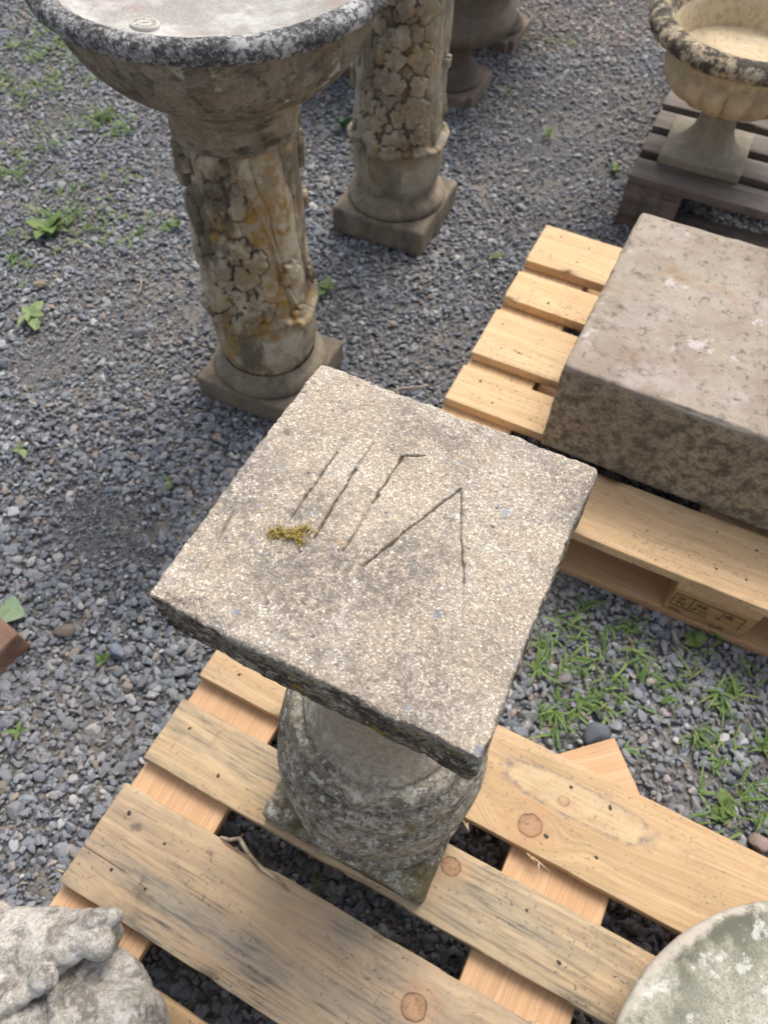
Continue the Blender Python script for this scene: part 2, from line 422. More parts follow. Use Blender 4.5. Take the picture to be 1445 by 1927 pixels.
# ------------------------------------------------------------------ pallets
EDG = [0, .145, .18625, .28625, .3275, .4725, .51375, .61375, .655, .8]
def board_mesh(L, W, T, seed, rough=.0012, nick=.002, notch=None):
    def disp(P, N):
        q = P*np.array([6, 30, 30]); w_ = fbm(q, 1, 3, seed)
        e = fbm(P*np.array([9, 4, 40]), 1.0, 3, seed+7)
        P = P+N*(w_[:, None]*.0006)
        P[:, 1] += e*rough
        P[:, 0] += fbm(P*np.array([2, 60, 60]), 1, 3, seed+9)*nick*.5
        side = np.abs(N[:, 1]) > .3
        chip = np.clip(fbm(P*np.array([22, 1, 10]), 1, 4, seed+3)-.28, 0, 1)*side
        P[:, 1] -= np.sign(P[:, 1])*chip*nick*4
        if notch:
            a, b, dp = notch
            k = sstep(P[:, 0], a, a+.012)*(1-sstep(P[:, 0], b-.06, b))*(P[:, 1] > W/2-.012)*(P[:, 2] > -T*.2)
            P[:, 1] -= k*dp*(1+.4*fbm(P, 90, 3, 4))
        return P
    V, F = rbox(L/2, W/2, T/2, .0016, max(8, int(L/.012)), 8, 3, disp)
    return mesh('board', V, F)
def small_box(a, b, c, seed, r=.002):
    V, F = rbox(a/2, b/2, c/2, r, 5, 5, 4, lambda P, N: P+N*(fbm(P, 40, 3, seed)[:, None]*.0008))
    return mesh('block', V, F)
def nail_mesh():
    V, F = lathe([(.0001, .0005), (.0026, .0006), (.0033, 0), (.0033, -.002)], 9)
    V[:, :2] *= (1+.35*fbm(V*400+3, 1, 2, 5))[:, None]
    return mesh('nail', V, F)
NAIL = nail_mesh()
tn = NT('nail_steel'); NAIL.materials.append(tn.finish((.05, .045, .042), .6)); tn.b.inputs['Metallic'].default_value = .5
def pallet(root, mats, edges=EDG, seed=0, L=1.2, blocks=True, cross_mat=None, nails=True, block_mat=None, bottom_mat=None, board_over=None):
    pr = random.Random(seed)
    W = edges[-1]; T = .022; cache = {}
    def bm_(l, w_, key, s):
        return board_mesh(l, w_, T, s)
    for i in range(len(edges)//2):
        a, b = edges[2*i], edges[2*i+1]
        me = board_mesh(L, b-a, T, seed*31+i, notch=(-.44, -.33, .005) if seed == 2 and i == 2 else None)
        m = mats[i % len(mats)]
        me.materials.append(m)
        o = obj('board', me, None, root, (L/2, -(a+b)/2, .144-T/2), pr.uniform(-.002, .002))
    cw = [(0, .145), (L/2-.0725, L/2+.0725), (L-.145, L)]
    cm = board_mesh(W-.004, .145, T, seed*31+20); cm.materials.append(cross_mat)
    for (a, b) in cw:
        obj('cross_board', cm, None, root, ((a+b)/2, -W/2, .122-T/2-.0006), R(90))
    bmsh = {}
    for (va, vb) in ((.0, .1), (W/2-.0725, W/2+.0725), (W-.1, W)):
        for (a, b) in cw:
            key = (round(vb-va, 3))
            if key not in bmsh:
                bmsh[key] = small_box(.143, vb-va-.002, .0765, seed+int(key*1000)); bmsh[key].materials.append(block_mat or cross_mat)
            obj('block', bmsh[key], None, root, ((a+b)/2, -(va+vb)/2, .022+.039))
        key = ('b', round(vb-va, 3))
        if key not in bmsh:
            bmsh[key] = board_mesh(L, vb-va, T, seed*31+25+len(bmsh)); bmsh[key].materials.append(bottom_mat or cross_mat)
        obj('bottom_board', bmsh[key], None, root, (L/2, -(va+vb)/2, T/2))
    if nails:
        for i in range(len(edges)//2):
            a, b = edges[2*i], edges[2*i+1]
            for (ca, cb) in cw:
                for fx, fy in (((.25, .25), (.75, .3), (.3, .75), (.7, .72)) if b-a > .12 else ((.3, .3), (.7, .7))):
                    o = obj('nail', NAIL, None, root, (ca+(cb-ca)*(fx+pr.uniform(-.08, .08)), -(a+(b-a)*(fy+pr.uniform(-.06, .06))), .1438))
                    s = pr.uniform(.5, 1.0); o.scale = (s*pr.uniform(.8, 1.5), s, 1); o.rotation_euler = (0, 0, pr.uniform(0, 3)); o.hide_render = False
FR = (.62, .455, .27); BD = (.50, .345, .19); GY = (.26, .225, .17)
def stainA(t, c):
    # a pale damp oval with a dark mould rim near the knot of the far board
    x, y, z = t.sep()
    dx = t.mth('ADD', x, .013); dy = t.mth('SUBTRACT', y, .020)
    rx = dx
    d = t.mth('POWER', t.mth('ADD', t.mth('POWER', t.mth('ABSOLUTE', t.mth('DIVIDE', rx, .108)), 3.0), t.mth('POWER', t.mth('ABSOLUTE', t.mth('DIVIDE', dy, .024)), 3.0)), .333)
    d = t.mth('ADD', d, t.mth('MULTIPLY', t.mth('SUBTRACT', t.noise(38, 5, .7), .5), .6))
    ins = t.step(d, .95, .9)
    k = t.node('ShaderNodeMapRange'); t.set(k.inputs[0], d); k.inputs[1].default_value = 1.0; k.inputs[2].default_value = .93
    c = t.mix(t.mth('MULTIPLY', t.mth('MULTIPLY', k.outputs[0], t.step(t.noise(22, 5, .7), .35, .6)), .38), c, (.60, .50, .33))
    rim = t.node('ShaderNodeMapRange'); t.set(rim.inputs[0], t.mth('ABSOLUTE', t.mth('SUBTRACT', d, 1.0))); rim.inputs[1].default_value = .12; rim.inputs[2].default_value = .0
    c = t.mix(t.mth('MULTIPLY', t.mth('MULTIPLY', rim.outputs[0], t.step(t.noise(90, 4, .7), .42, .6)), .8), c, (.16, .145, .15))
    return c
def crackC(t, c):
    x, y, z = t.sep()
    yy = t.mth('ADD', t.mth('ADD', y, .0225), t.mth('MULTIPLY', t.mth('SUBTRACT', t.noise(25, 3), .5), .004))
    k = t.node('ShaderNodeMapRange'); t.set(k.inputs[0], t.mth('ABSOLUTE', yy)); k.inputs[1].default_value = .0011; k.inputs[2].default_value = .0005
    e = t.node('ShaderNodeMapRange'); t.set(e.inputs[0], x); e.inputs[1].default_value = -.515; e.inputs[2].default_value = -.53
    c = t.mix(t.mth('MULTIPLY', t.mth('MULTIPLY', k.outputs[0], e.outputs[0]), .9), c, (.05, .035, .025))
    for bx, by, br in ((-.493, -.036, .016), (-.50, -.02, .006), (-.55, .03, .008), (-.44, .05, .007)):
        d = t.mth('SQRT', t.mth('ADD', t.mth('MULTIPLY', t.mth('POWER', t.mth('SUBTRACT', x, bx), 2.0), .3), t.mth('POWER', t.mth('SUBTRACT', y, by), 2.0)))
        d = t.mth('ADD', d, t.mth('MULTIPLY', t.mth('SUBTRACT', t.noise(70, 5, .7), .5), .03))
        m = t.node('ShaderNodeMapRange'); t.set(m.inputs[0], d); m.inputs[1].default_value = br*.8; m.inputs[2].default_value = 0
        c = t.mix(t.mth('MULTIPLY', m.outputs[0], .75), c, (.10, .075, .06))
    return c
wA = wood('pine_board_with_knot', FR, BD, GY, .22, knots=[(-.062, -.040, .0150), (-.030, .013, .007)], spots=.5, stainbox=stainA)
wB = wood('pine_board_weathered', (.60, .455, .28), (.49, .35, .20), (.27, .245, .19), .7, knots=[(-.139, .024, .012)], spots=.8)
wC = wood('pine_board_grey', (.52, .405, .26), (.42, .31, .195), (.225, .205, .17), .95, knots=[(-.114, .020, .0145)], spots=.7, stainbox=crackC)
wD = wood('pine_board_tan', (.50, .35, .19), (.40, .26, .13), (.24, .2, .15), .6, spots=.6)
wX = wood('pine_cross_board', (.64, .435, .265), (.56, .36, .205), GY, .08, spots=.15)
wBlk = wood('pine_block', (.50, .32, .15), (.40, .23, .10), GY, .1, spots=.2)
p2 = thing('pallet', 'near wooden pallet with weathered boards carrying the sundial pedestal', 'pallet', (-.21474, .53475, 0), -.4403)
pallet(p2, [wA, wB, wC, wD, wB], seed=2, cross_mat=wX, block_mat=wBlk, bottom_mat=wX)
w1 = wood('new_pine_board', (.76, .55, .325), (.67, .455, .25), (.42, .33, .22), .25, spots=.9)
w1b = wood('new_pine_under_board', (.68, .45, .26), (.56, .35, .19), GY, .1, spots=.4)
w1k = wood('new_pine_block', (.52, .36, .18), (.44, .28, .13), GY, .1, spots=.1)
p1 = thing('pallet', 'clean new pine pallet carrying the big stone block', 'pallet', (.360103, 1.557267, 0), -.4177)
pallet(p1, [w1], seed=5, cross_mat=w1, block_mat=w1k, bottom_mat=w1b)
wDk = wood('old_dark_board', (.15, .118, .10), (.085, .066, .056), (.24, .21, .19), .9, spots=.4)
p3 = thing('pallet', 'old dark grey pallet under the cream garden urn', 'pallet', (.585, 1.79, 0), R(-22.8))
p3x = p3
dke = []
for i in range(7): dke += [i*.1255, i*.1255+.089]
vv = Vector((math.sin(R(22.8)), math.cos(R(22.8)), 0))
p3.location = Vector((.590, 1.775, 0))+vv*dke[-1]
pallet(p3, [wDk], edges=dke, seed=9, cross_mat=wDk, nails=False)
# ink stamp on the middle block of the clean pallet
tk = NT('stamp_ink'); INK = tk.finish((.09, .06, .035), .8)
def text_mesh(s, size):
    cu = bpy.data.curves.new('t', 'FONT'); cu.body = s; cu.size = size; cu.extrude = .0002
    o = bpy.data.objects.new('t', cu); C.objects.link(o)
    me = bpy.data.meshes.new_from_object(o.evaluated_get(bpy.context.evaluated_depsgraph_get()))
    bpy.data.objects.remove(o); return me
def stamp(par, x, z, s, size):
    me = text_mesh(s, size); me.materials.clear(); me.materials.append(INK)
    obj('stamp_lettering', me, None, par, (x, -.8010, z), (R(90), 0, 0))
bpy.context.view_layer.update()
stamp(p1, .573, .073, 'AE', .017); stamp(p1, .617, .073, 'HE', .017)
stamp(p1, .570, .057, 'JP HT', .012); stamp(p1, .612, .060, '45', .009)
stamp(p1, .536, .033, 'EPAL', .011); stamp(p1, .612, .031, '01-42', .010)
stamp(p1, .541, .072, 'IP', .016); stamp(p1, .541, .057, 'PC', .016)
def bar(par, x0, z0, x1, z1, w_=.0012):
    V, F = rbox(abs(x1-x0)/2+w_/2, .0004, abs(z1-z0)/2+w_/2, 0, 2, 2, 2)
    obj('stamp_line', mesh('line', V, F.astype(int), False), INK, par, ((x0+x1)/2, -.8008, (z0+z1)/2))
bar(p1, .534, .051, .534, .091); bar(p1, .534, .091, .655, .091); bar(p1, .655, .051, .655, .091); bar(p1, .566, .051, .566, .091); bar(p1, .534, .051, .6, .051)

# loose wood corner under the near pallet
V, F = rbox(.075, .055, .011, .0015, 10, 8, 3, lambda P, N: P+N*(fbm(P, 60, 2, 3)[:, None]*.0004))
o = obj('wood_offcut', mesh('offcut', V, F), wX, None)
ang = R(17.8)
top = Vector((.3845, .3545, 0)); ex = Vector((math.cos(R(17.8)), math.sin(R(17.8)), 0)); ey = Vector((math.cos(R(107.8)), math.sin(R(107.8)), 0))
cpos = top-ex*.075-ey*.055; o.location = (cpos.x, cpos.y, .060); o.rotation_euler = (0, 0, ang)
tag(o, 'pale square wooden corner poking out from under the near pallet', 'wood offcut')
V, F = rbox(.05, .04, .022, .0015, 4, 4, 3)
tag(obj('wood_spacer', mesh('spacer', V, F), wBlk, None, (cpos.x-.02, cpos.y-.015, .0255), ang), 'low timber spacer beneath the pale wooden corner', 'wood offcut')

# ------------------------------------------------------------------ sundial pedestal
def side_mask(t):   # 1 on the flanks of the slab (own grime), 0 on its walked top
    x, y, z = t.sep()
    k = t.node('ShaderNodeMapRange'); t.set(k.inputs[0], t.mth('ADD', z, t.mth('MULTIPLY', t.mth('SUBTRACT', t.noise(60, 5, .7), .5), .012)))
    k.inputs[1].default_value = .0195; k.inputs[2].default_value = .0160; return k.outputs[0]
def slab_mat():
    t = NT('coarse_cast_stone')
    c = t.mix(t.step(t.noise(9, 5, .6), .36, .64), (.82, .70, .54), (.68, .585, .455))
    c = t.mix(t.mth('MULTIPLY', t.step(t.noise(22, 7, .72, vec=t.map(loc=(3, 1, 2))), .51, .58), .6), c, (.86, .79, .68))
    c = t.mix(t.mth('MULTIPLY', t.step(t.noise(19, 7, .8, vec=t.map(loc=(7, 4, 2))), .49, .60), .62), c, (.27, .245, .205))
    c = t.mix(t.mth('MULTIPLY', t.mth('MULTIPLY', t.step(t.noise(8, 3, .6, vec=t.map(loc=(1, 6, 2))), .46, .62), t.step(t.noise(240, 4, .7), .44, .54)), .8), c, (.18, .17, .155))
    c = t.mix(t.mth('MULTIPLY', t.mth('MULTIPLY', t.step(t.noise(14, 4, .6, vec=t.map(loc=(11, 6, 2))), .48, .62), t.step(t.noise(330, 3, .6, vec=t.map(loc=(1, 1, 9))), .52, .58)), .7), c, (.22, .19, .16))
    # sand grains
    for sc_, lo, hi in ((1050, .62, 1.20), (2200, .78, 1.14)):
        g = t.node('ShaderNodeSeparateColor'); t.set(g.inputs[0], t.vor(sc_, vec=t.map(scale=(1, 1, 1.0))))
        gg = t.mth('MULTIPLY_ADD', g.outputs[0], hi-lo, lo); c = t.mix(1.0, c, t.comb(gg, gg, gg), 'MULTIPLY')
        if sc_ == 1050:
            ora = t.step(g.outputs[1], .80, .86); c = t.mix(t.mth('MULTIPLY', ora, .35), c, (.46, .30, .17))
            wh = t.step(g.outputs[2], .86, .9); c = t.mix(t.mth('MULTIPLY', wh, .12), c, (.85, .77, .65))
            dk = t.step(g.outputs[1], .16, .11); c = t.mix(t.mth('MULTIPLY', dk, .55), c, (.15, .13, .12))
    # coarser aggregate: slate blue, white and dark pieces
    for sc_, lo, rad, seed in ((420, .84, .36, 2), (200, .90, .32, 1), (90, .955, .33, 4), (45, .955, .22, 9)):
        v = t.node('ShaderNodeTexVoronoi'); t.set(v.inputs['Vector'], t.map(loc=(seed, seed*2, seed))); v.inputs['Scale'].default_value = sc_
        g = t.node('ShaderNodeSeparateColor'); t.set(g.inputs[0], v.outputs['Color'])
        dd = t.mth('ADD', v.outputs['Distance'], t.mth('MULTIPLY', t.noise(sc_*2.5, 2), .3))
        k = t.node('ShaderNodeMapRange'); t.set(k.inputs[0], dd); k.inputs[1].default_value = rad+.12; k.inputs[2].default_value = rad+.02
        f = t.mth('MULTIPLY', k.outputs[0], t.step(g.outputs[0], lo, lo+.01))
        ac = t.ramp(g.outputs[1], [(0, (.10, .11, .13)), (.30, (.24, .28, .34)), (.48, (.36, .39, .44)), (.58, (.12, .10, .085)), (.75, (.20, .185, .165)), (.85, (.50, .33, .2)), (1, (.72, .71, .68))])
        c = t.mix(t.mth('MULTIPLY', f, .85), c, ac)
    # darker brown inside the cut numerals and pits
    c = t.mix(t.mth('MULTIPLY', t.attr('cut'), .9), c, (.075, .065, .045))
    # grey-black lichen crust on the flanks
    s_ = side_mask(t)
    sc = t.mix(t.step(t.noise(34, 7, .7, vec=t.map(scale=(1, 1, 1.6), loc=(2, 1, 1))), .45, .56), (.045, .038, .028), (.24, .21, .155))
    sc = t.mix(t.mth('MULTIPLY', t.step(t.noise(120, 5, .7), .545, .585), .85), sc, (.42, .42, .35))
    sc = t.mix(t.mth('MULTIPLY', t.step(t.noise(40, 5, .7, vec=t.map(loc=(5, 5, 5))), .59, .63), .8), sc, (.28, .19, .04))
    sc = t.mix(t.mth('MULTIPLY', t.step(t.noise(230, 4, .7), .49, .56), .75), sc, (.04, .034, .027))
    c = t.mix(t.mth('MULTIPLY', s_, .95), c, sc)
    b = t.mth('ADD', t.mth('MULTIPLY', t.vor(620, out='Distance'), -1.0), t.noise(300, 4, .7))
    return t.finish(c, .97, b, .5, .0007)
CUTS = [([(-97.4, -35.3), (-94.3, -57.9)], 1.1, .9), ([(-57.5, 52), (-59.5, 40.1)], 1.3, .4), ([(-59.5, 40.1), (-60.3, -23.4)], 1.5, 1.7), ([(-40.6, 60), (-40.6, 30)], 1.3, .7), ([(-40.6, 34), (-38.9, -29)], 1.5, 1.7),
        ([(-16.2, 58.7), (-17.7, 13.3)], 1.4, 1.5), ([(-17.7, 13.3), (-16.5, -8)], 2.2, .6), ([(-16.5, -10), (-17.8, -28.7)], 1.3, 1.1), ([(-16.2, 58.7), (-2.8, 66.7)], .9, 1.2),
        ([(31.4, 51.8), (14, 8), (-1.0, -33.4)], 1.7, 1.6), ([(32.5, 49.4), (48, 14), (62.0, -14.6)], 1.1, 1.4), ([(62.0, -14.6), (77.6, -54.0)], 1.2, .35)]
def seg_d(P, a, b):
    a = np.array(a)/1000; b = np.array(b)/1000; d = b-a; t = np.clip(((P[:, :2]-a)@d)/(d@d), 0, 1)
    return np.linalg.norm(P[:, :2]-a-t[:, None]*d, axis=1)
def slab():
    H = .1138; HZ = .023
    cutv = {}
    def rf(P):
        return .0045+.0035*np.clip(fbm(P, 28, 3, 4), -1, 1)*0+0
    def disp(P, N):
        n1 = fbm(P, 22, 4, 1); 
        edge = np.maximum(np.abs(P[:, 0]), np.abs(P[:, 1]))
        # crumbling arrises
        er = np.clip((edge-(H-.009))/.009, 0, 1)**1.5
        chip = np.clip(fbm(P, 55, 4, 5)+.15, 0, 1)
        P = P+N*(fbm(P, 260, 3, 8)[:, None]*.0006+fbm(P, 700, 2, 12)[:, None]*.0003+n1[:, None]*.0009)
        P[:, 2] -= er*chip*.0040*(P[:, 2] > 0)
        P[:, :2] -= np.sign(P[:, :2])*(er*np.clip(fbm(P, 130, 3, 6)+.1, 0, 1)*.0022)[:, None]*(np.abs(P[:, :2]) > H-.009)
        sidem = (np.abs(N[:, 2]) < .8)
        P[:, :2] -= N[:, :2]*(np.clip(fbm(P, 38, 4, 15)+.1, 0, 1)*.0055*sidem)[:, None]
        # overall wobble of the outline
        P[:, :2] += (fbm(P*np.array([1, 1, .2]), 16, 3, 30)*.0022*er+fbm(P*np.array([1, 1, .3]), 60, 3, 33)*.0014*er)[:, None]*np.sign(P[:, :2])
        # a flake missing from the near edge
        fl = sstep(P[:, 0], -.036, -.030)*(1-sstep(P[:, 0], .030, .034))*(1-sstep(P[:, 1]+.005*fbm(P, 45, 4, 71)+.05*(P[:, 0]*0), -.103, -.094))*(P[:, 2] > 0)
        fl2 = sstep(P[:, 0], -.108, -.09)*(1-sstep(P[:, 0], -.055, -.05))*(1-sstep(P[:, 1]+.008*fbm(P, 50, 4, 2), -.110, -.103))*(P[:, 2] > 0)
        P[:, 2] -= fl*.0016+fl2*.0022
        topm = N[:, 2] > .7
        cut = np.zeros(len(P)); dep = np.zeros(len(P))
        Q = P.copy(); Q[:, 0] += fbm(P, 120, 3, 40)*.0009; Q[:, 1] += fbm(P, 120, 3, 44)*.0009
        for pts, wd, dp in CUTS:
            for a, b in zip(pts[:-1], pts[1:]):
                d = seg_d(Q, a, b)*1000
                brk = .6+.7*np.clip(fbm(P, 90, 3, 60)+.3, 0, 1)
                brk = brk*(.75+.5*np.clip(fbm(P, 300, 2, 61)+.4, 0, 1)); k = np.clip(1-d/(wd*1.0*brk), 0, 1)
                dep = np.maximum(dep, k**.7*dp*brk); cut = np.maximum(cut, sstep(k, .1, .6)*min(1, dp/1.3))
        P[:, 2] -= dep*.0013*topm
        # pits
        pit = np.clip(fbm(P, 190, 2, 77)-.62, 0, 1)
        P[:, 2] -= pit*.006*topm
        cutv['c'] = np.maximum(cut*topm, np.clip(pit*4, 0, .8)*topm)
        return P
    V, F = rbox(H, H, HZ, .0035, 310, 310, 46, disp)
    return mesh('slab', V, F, attrs={'cut': cutv['c']})
ped = thing('sundial_pedestal', 'stone sundial pedestal with square top slab scratched with hour lines', 'sundial pedestal', (.0105, .2555, .144), R(-24.6))
sl_o = obj('top_slab', slab(), slab_mat(), ped, (-.0065, -.0004, .84-.144-.023), R(.3))
inv = R(24.6)
dx, dy = .00226-.0105, .2586-.2555
sl_o.location = (dx*math.cos(inv)-dy*math.sin(inv), dx*math.sin(inv)+dy*math.cos(inv), .84-.144-.023)
def lowmask(lo, hi):
    def f(t):
        z = t.sep()[2]; k = t.node('ShaderNodeMapRange'); t.set(k.inputs[0], t.mth('ADD', z, t.mth('MULTIPLY', t.mth('SUBTRACT', t.noise(20, 4), .5), .06)))
        k.inputs[1].default_value = lo; k.inputs[2].default_value = hi; return k.outputs[0]
    return f
PEDM = stone('lichened_pedestal_stone', (.40, .355, .275), (.28, .245, .19), (.18, .16, .13), grain=420, gamt=.35,
             stains=[((.10, .088, .07), 24, .51, .62, .7), ((.50, .48, .40), 38, .56, .64, .7), ((.62, .60, .53), 85, .585, .64, .75), ((.08, .07, .055), 150, .555, .60, .7),
                     ((.26, .17, .05), 38, .66, .71, .7), ((.085, .072, .024), 15, .52, .64, .9, lowmask(.125, .03)), ((.10, .09, .022), 30, .57, .68, .7, lowmask(.16, .06))], bump=.8, bdist=.002,
             extra=lambda t, c: t.mix(t.mth('MULTIPLY', lowmask(.345, .375)(t), .85), c, t.mix(t.step(t.noise(180, 4, .7), .42, .62), (.44, .375, .28), (.30, .255, .19))))
def rough_disp(amp=.0012, sc=60, seed=0):
    def f(V):
        n = V-np.array([0, 0, 0]); n = n.copy(); n[:, 2] = 0; n /= np.maximum(np.linalg.norm(n, axis=1, keepdims=True), 1e-6)
        return V+n*((fbm(V, sc, 4, seed)*amp+fbm(V, sc/5, 2, seed+5)*amp*1.5)[:, None])
    return f
V, F = rbox(.1215, .1215, .0225, .006, 60, 60, 10, lambda P, N: P+N*((fbm(P, 45, 4, 2)*.0016+fbm(P, 180, 2, 3)*.0005)[:, None]))
obj('plinth', mesh('plinth', V, F), PEDM, ped, (0, 0, .0225))
prof = smooth_prof([(.104, .042), (.121, .047), (.126, .059), (.122, .072), (.110, .079)], 6).tolist()
prof += smooth_prof([(.099, .083), (.096, .100), (.098, .125), (.104, .146)], 5).tolist()
prof += smooth_prof([(.119, .150), (.1268, .160), (.1280, .185), (.1265, .215), (.122, .238), (.114, .246)], 8).tolist()
prof += smooth_prof([(.1125, .251), (.1185, .258), (.1195, .274), (.1160, .296), (.108, .309), (.0985, .312)], 6).tolist()
prof += smooth_prof([(.098, .317), (.1040, .323), (.1035, .336), (.096, .346), (.085, .349)], 5).tolist()
prof += smooth_prof([(.086, .354), (.074, .368), (.065, .392), (.060, .43), (.058, .50), (.060, .56), (.067, .60), (.080, .63)], 8).tolist()
prof += [(.086, .634), (.088, .645), (.088, .655)]
V, F = lathe(prof, 200, disp=rough_disp(.0013, 60, 5))
obj('baluster', mesh('baluster', V, F), PEDM, ped)
# moss on the slab
def moss():
    V = []; F = []
    r = random.Random(3)
    for k in range(430):
        a = r.uniform(0, 6.28); d = abs(r.gauss(0, 1))
        cc = r.choice(((-.0085, -.0015), (-.0085, -.001), (-.004, -.002), (-.001, -.001), (.002, .0005), (-.0015, -.0005), (.0035, .001), (.0075, .003), (.006, -.003), (-.012, -.003))); px = cc[0]*1.1+r.gauss(0, .0016)*(2.2 if r.random() < .12 else 1); py = cc[1]*1.5+r.gauss(0, .0014)*(2.2 if r.random() < .12 else 1)
        h = r.uniform(.0006, .0022); l = r.uniform(.0015, .005)
        b = Vector((px, py, r.uniform(-.0005, .0012))); e = b+Vector((math.cos(a)*l, math.sin(a)*l, h)); m_ = (b+e)/2+Vector((0, 0, h*.4))
        w_ = Vector((-math.sin(a), math.cos(a), 0))*.00024
        i = len(V); V += [b-w_, b+w_, m_+w_*1.3, m_-w_*1.3, e]; F += [[i, i+1, i+2, i+3], [i+3, i+2, i+4]]
    t = NT('golden_moss')
    c = t.ramp(t.noise(450, 2), [(.3, (.09, .07, .02)), (.5, (.25, .18, .035)), (.7, (.46, .37, .13))])
    o = obj('moss_tuft', mesh('moss', V, F, False), t.finish(c, .8), None)
    return o
mo = moss()
mo.location = (.00226+(-.0526*math.cos(R(24.3))+(-.0325)*math.sin(R(24.3))), .2586+(.0526*math.sin(R(24.3))-.0325*math.cos(R(24.3))), .8405)
mo.rotation_euler = (0, 0, R(-12)); tag(mo, 'small tuft of golden green moss growing at the foot of the carved hour lines', 'moss')

# ------------------------------------------------------------------ carved columns
def relief(SN, ZN, L, z0, z1, leaves, seed, r0):
    s = np.linspace(0, L, SN, endpoint=False); z = np.linspace(z0, z1, ZN)
    Sg, Zg = np.meshgrid(s, z)           # (ZN,SN)
    P = np.stack([np.cos(Sg/L*2*np.pi).ravel(), np.sin(Sg/L*2*np.pi).ravel(), Zg.ravel()*9], 1)
    wob = fbm(P, 1.4, 3, seed).reshape(Sg.shape)
    ph = Sg*2*np.pi*11/L + Zg*15+wob*2.0
    H = .0062*(1-np.abs(np.sin(ph/2))**.5)*-1+.0015*wob   # twisted ribbons with sharp grooves
    H += .0003*np.sin(ph*5)
    r = random.Random(seed)
    def stampd(cs, cz, rad, fn):
        nonlocal H
        j0 = max(0, int((cz-rad*1.4-z0)/(z1-z0)*ZN)); j1 = min(ZN, int((cz+rad*1.4-z0)/(z1-z0)*ZN)+1)
        if j1 <= j0: return
        ds = (Sg[j0:j1]-cs+L/2) % L-L/2; dz = Zg[j0:j1]-cz
        H[j0:j1] = fn(ds, dz, H[j0:j1])
    for k in range(leaves['vines']):
        cs, a = r.uniform(0, L), r.uniform(.4, 1.6)
        zz = np.linspace(z0, z1, 240); amp = r.uniform(.006, .02); fr = r.uniform(8, 18); sl_ = r.uniform(-.5, .5)
        for q in range(239):
            c0 = (cs+amp*math.sin(fr*zz[q])+sl_*(zz[q]-z0)) % L
            stampd(c0, zz[q], .012, lambda ds, dz, h: np.maximum(h, np.where(ds*ds+dz*dz < .009**2, .0032-((ds*ds+dz*dz)/.0035**2)*.0032, -1)))
    pl = []
    for k in range(leaves['n']):
        th = r.choice(leaves['ranges']); cs = (math.radians(r.uniform(*th)) % (2*math.pi))/(2*math.pi)*L; cz = r.uniform(z0+.02, z1-.01)
        pl.append((r.uniform(0, .0100), cs, cz))
    pl.sort()
    for b, cs, cz in pl:
        rad = r.uniform(.018, .036); rot = r.gauss(-math.pi/2, .9); tilt = r.uniform(-.0025, .0025); lob = r.choice((3, 5, 5)); asp = r.uniform(.75, 1.1)
        def fn(ds, dz, h):
            u = ds*math.cos(rot)+dz*math.sin(rot); v = (-ds*math.sin(rot)+dz*math.cos(rot))/asp
            rho = np.hypot(u, v); phi = np.arctan2(v, u)
            out = rad*(.60+.30*np.abs(np.cos(phi*lob/2))**.9+.05*np.cos(phi*9+cs*200)+.26*np.cos(phi))
            e = rho/out; m_ = 1-sstep(e, .93, 1.02)
            vein = np.exp(-(np.abs(np.sin(phi*lob/2))*rho/.0016)**2)*.0011*(e < .9)
            hh = b+.0045+tilt*1.6*u/rad+.0036*(1-e**2)*np.where(e < 1, 1, 0)-.0018*np.exp(-((e-.55)/.2)**2)-vein
            hh = hh-.0012*sstep(e, .8, 1.0)
            hn = np.maximum(h*.55, hh)
            return np.where(m_ > 0, h*(1-m_)+hn*m_, h-.0022*np.exp(-((e-1.08)/.08)**2))
        stampd(cs, cz, rad*1.2, fn)
    for k in range(leaves['grapes']):
        th = r.choice(leaves['ranges']); cs0 = (math.radians(r.uniform(*th)) % (2*math.pi))/(2*math.pi)*L; cz0 = r.uniform(z0+.06, z1-.05)
        for row in range(5):
            for q in range(5-row if row else 4):
                cs = cs0+(q-(4-row)/2)*.0085+r.uniform(-.001, .001); cz = cz0-row*.0085
                stampd(cs, cz, .007, lambda ds, dz, h: np.maximum(h, .0045+np.sqrt(np.clip(.0052**2-ds*ds-dz*dz, 0, 1))-np.where(ds*ds+dz*dz > .0052**2, 1, 0)))
    H += fbm(P, 7, 3, seed+3).reshape(H.shape)*.0009+fbm(P, 26, 3, seed+4).reshape(H.shape)*.0005
    def blur(A, k):
        c_ = np.cumsum(np.concatenate([A[-k:], A, A[:k+1]]), 0); A = (c_[2*k+1:]-c_[:-2*k-1])/(2*k+1)
        A = A[:H.shape[0]]; c_ = np.cumsum(np.concatenate([A[:, -k:], A, A[:, :k+1]], 1), 1); return ((c_[:, 2*k+1:]-c_[:, :-2*k-1])/(2*k+1))[:, :H.shape[1]]
    return H, z, H-blur(H, 7)
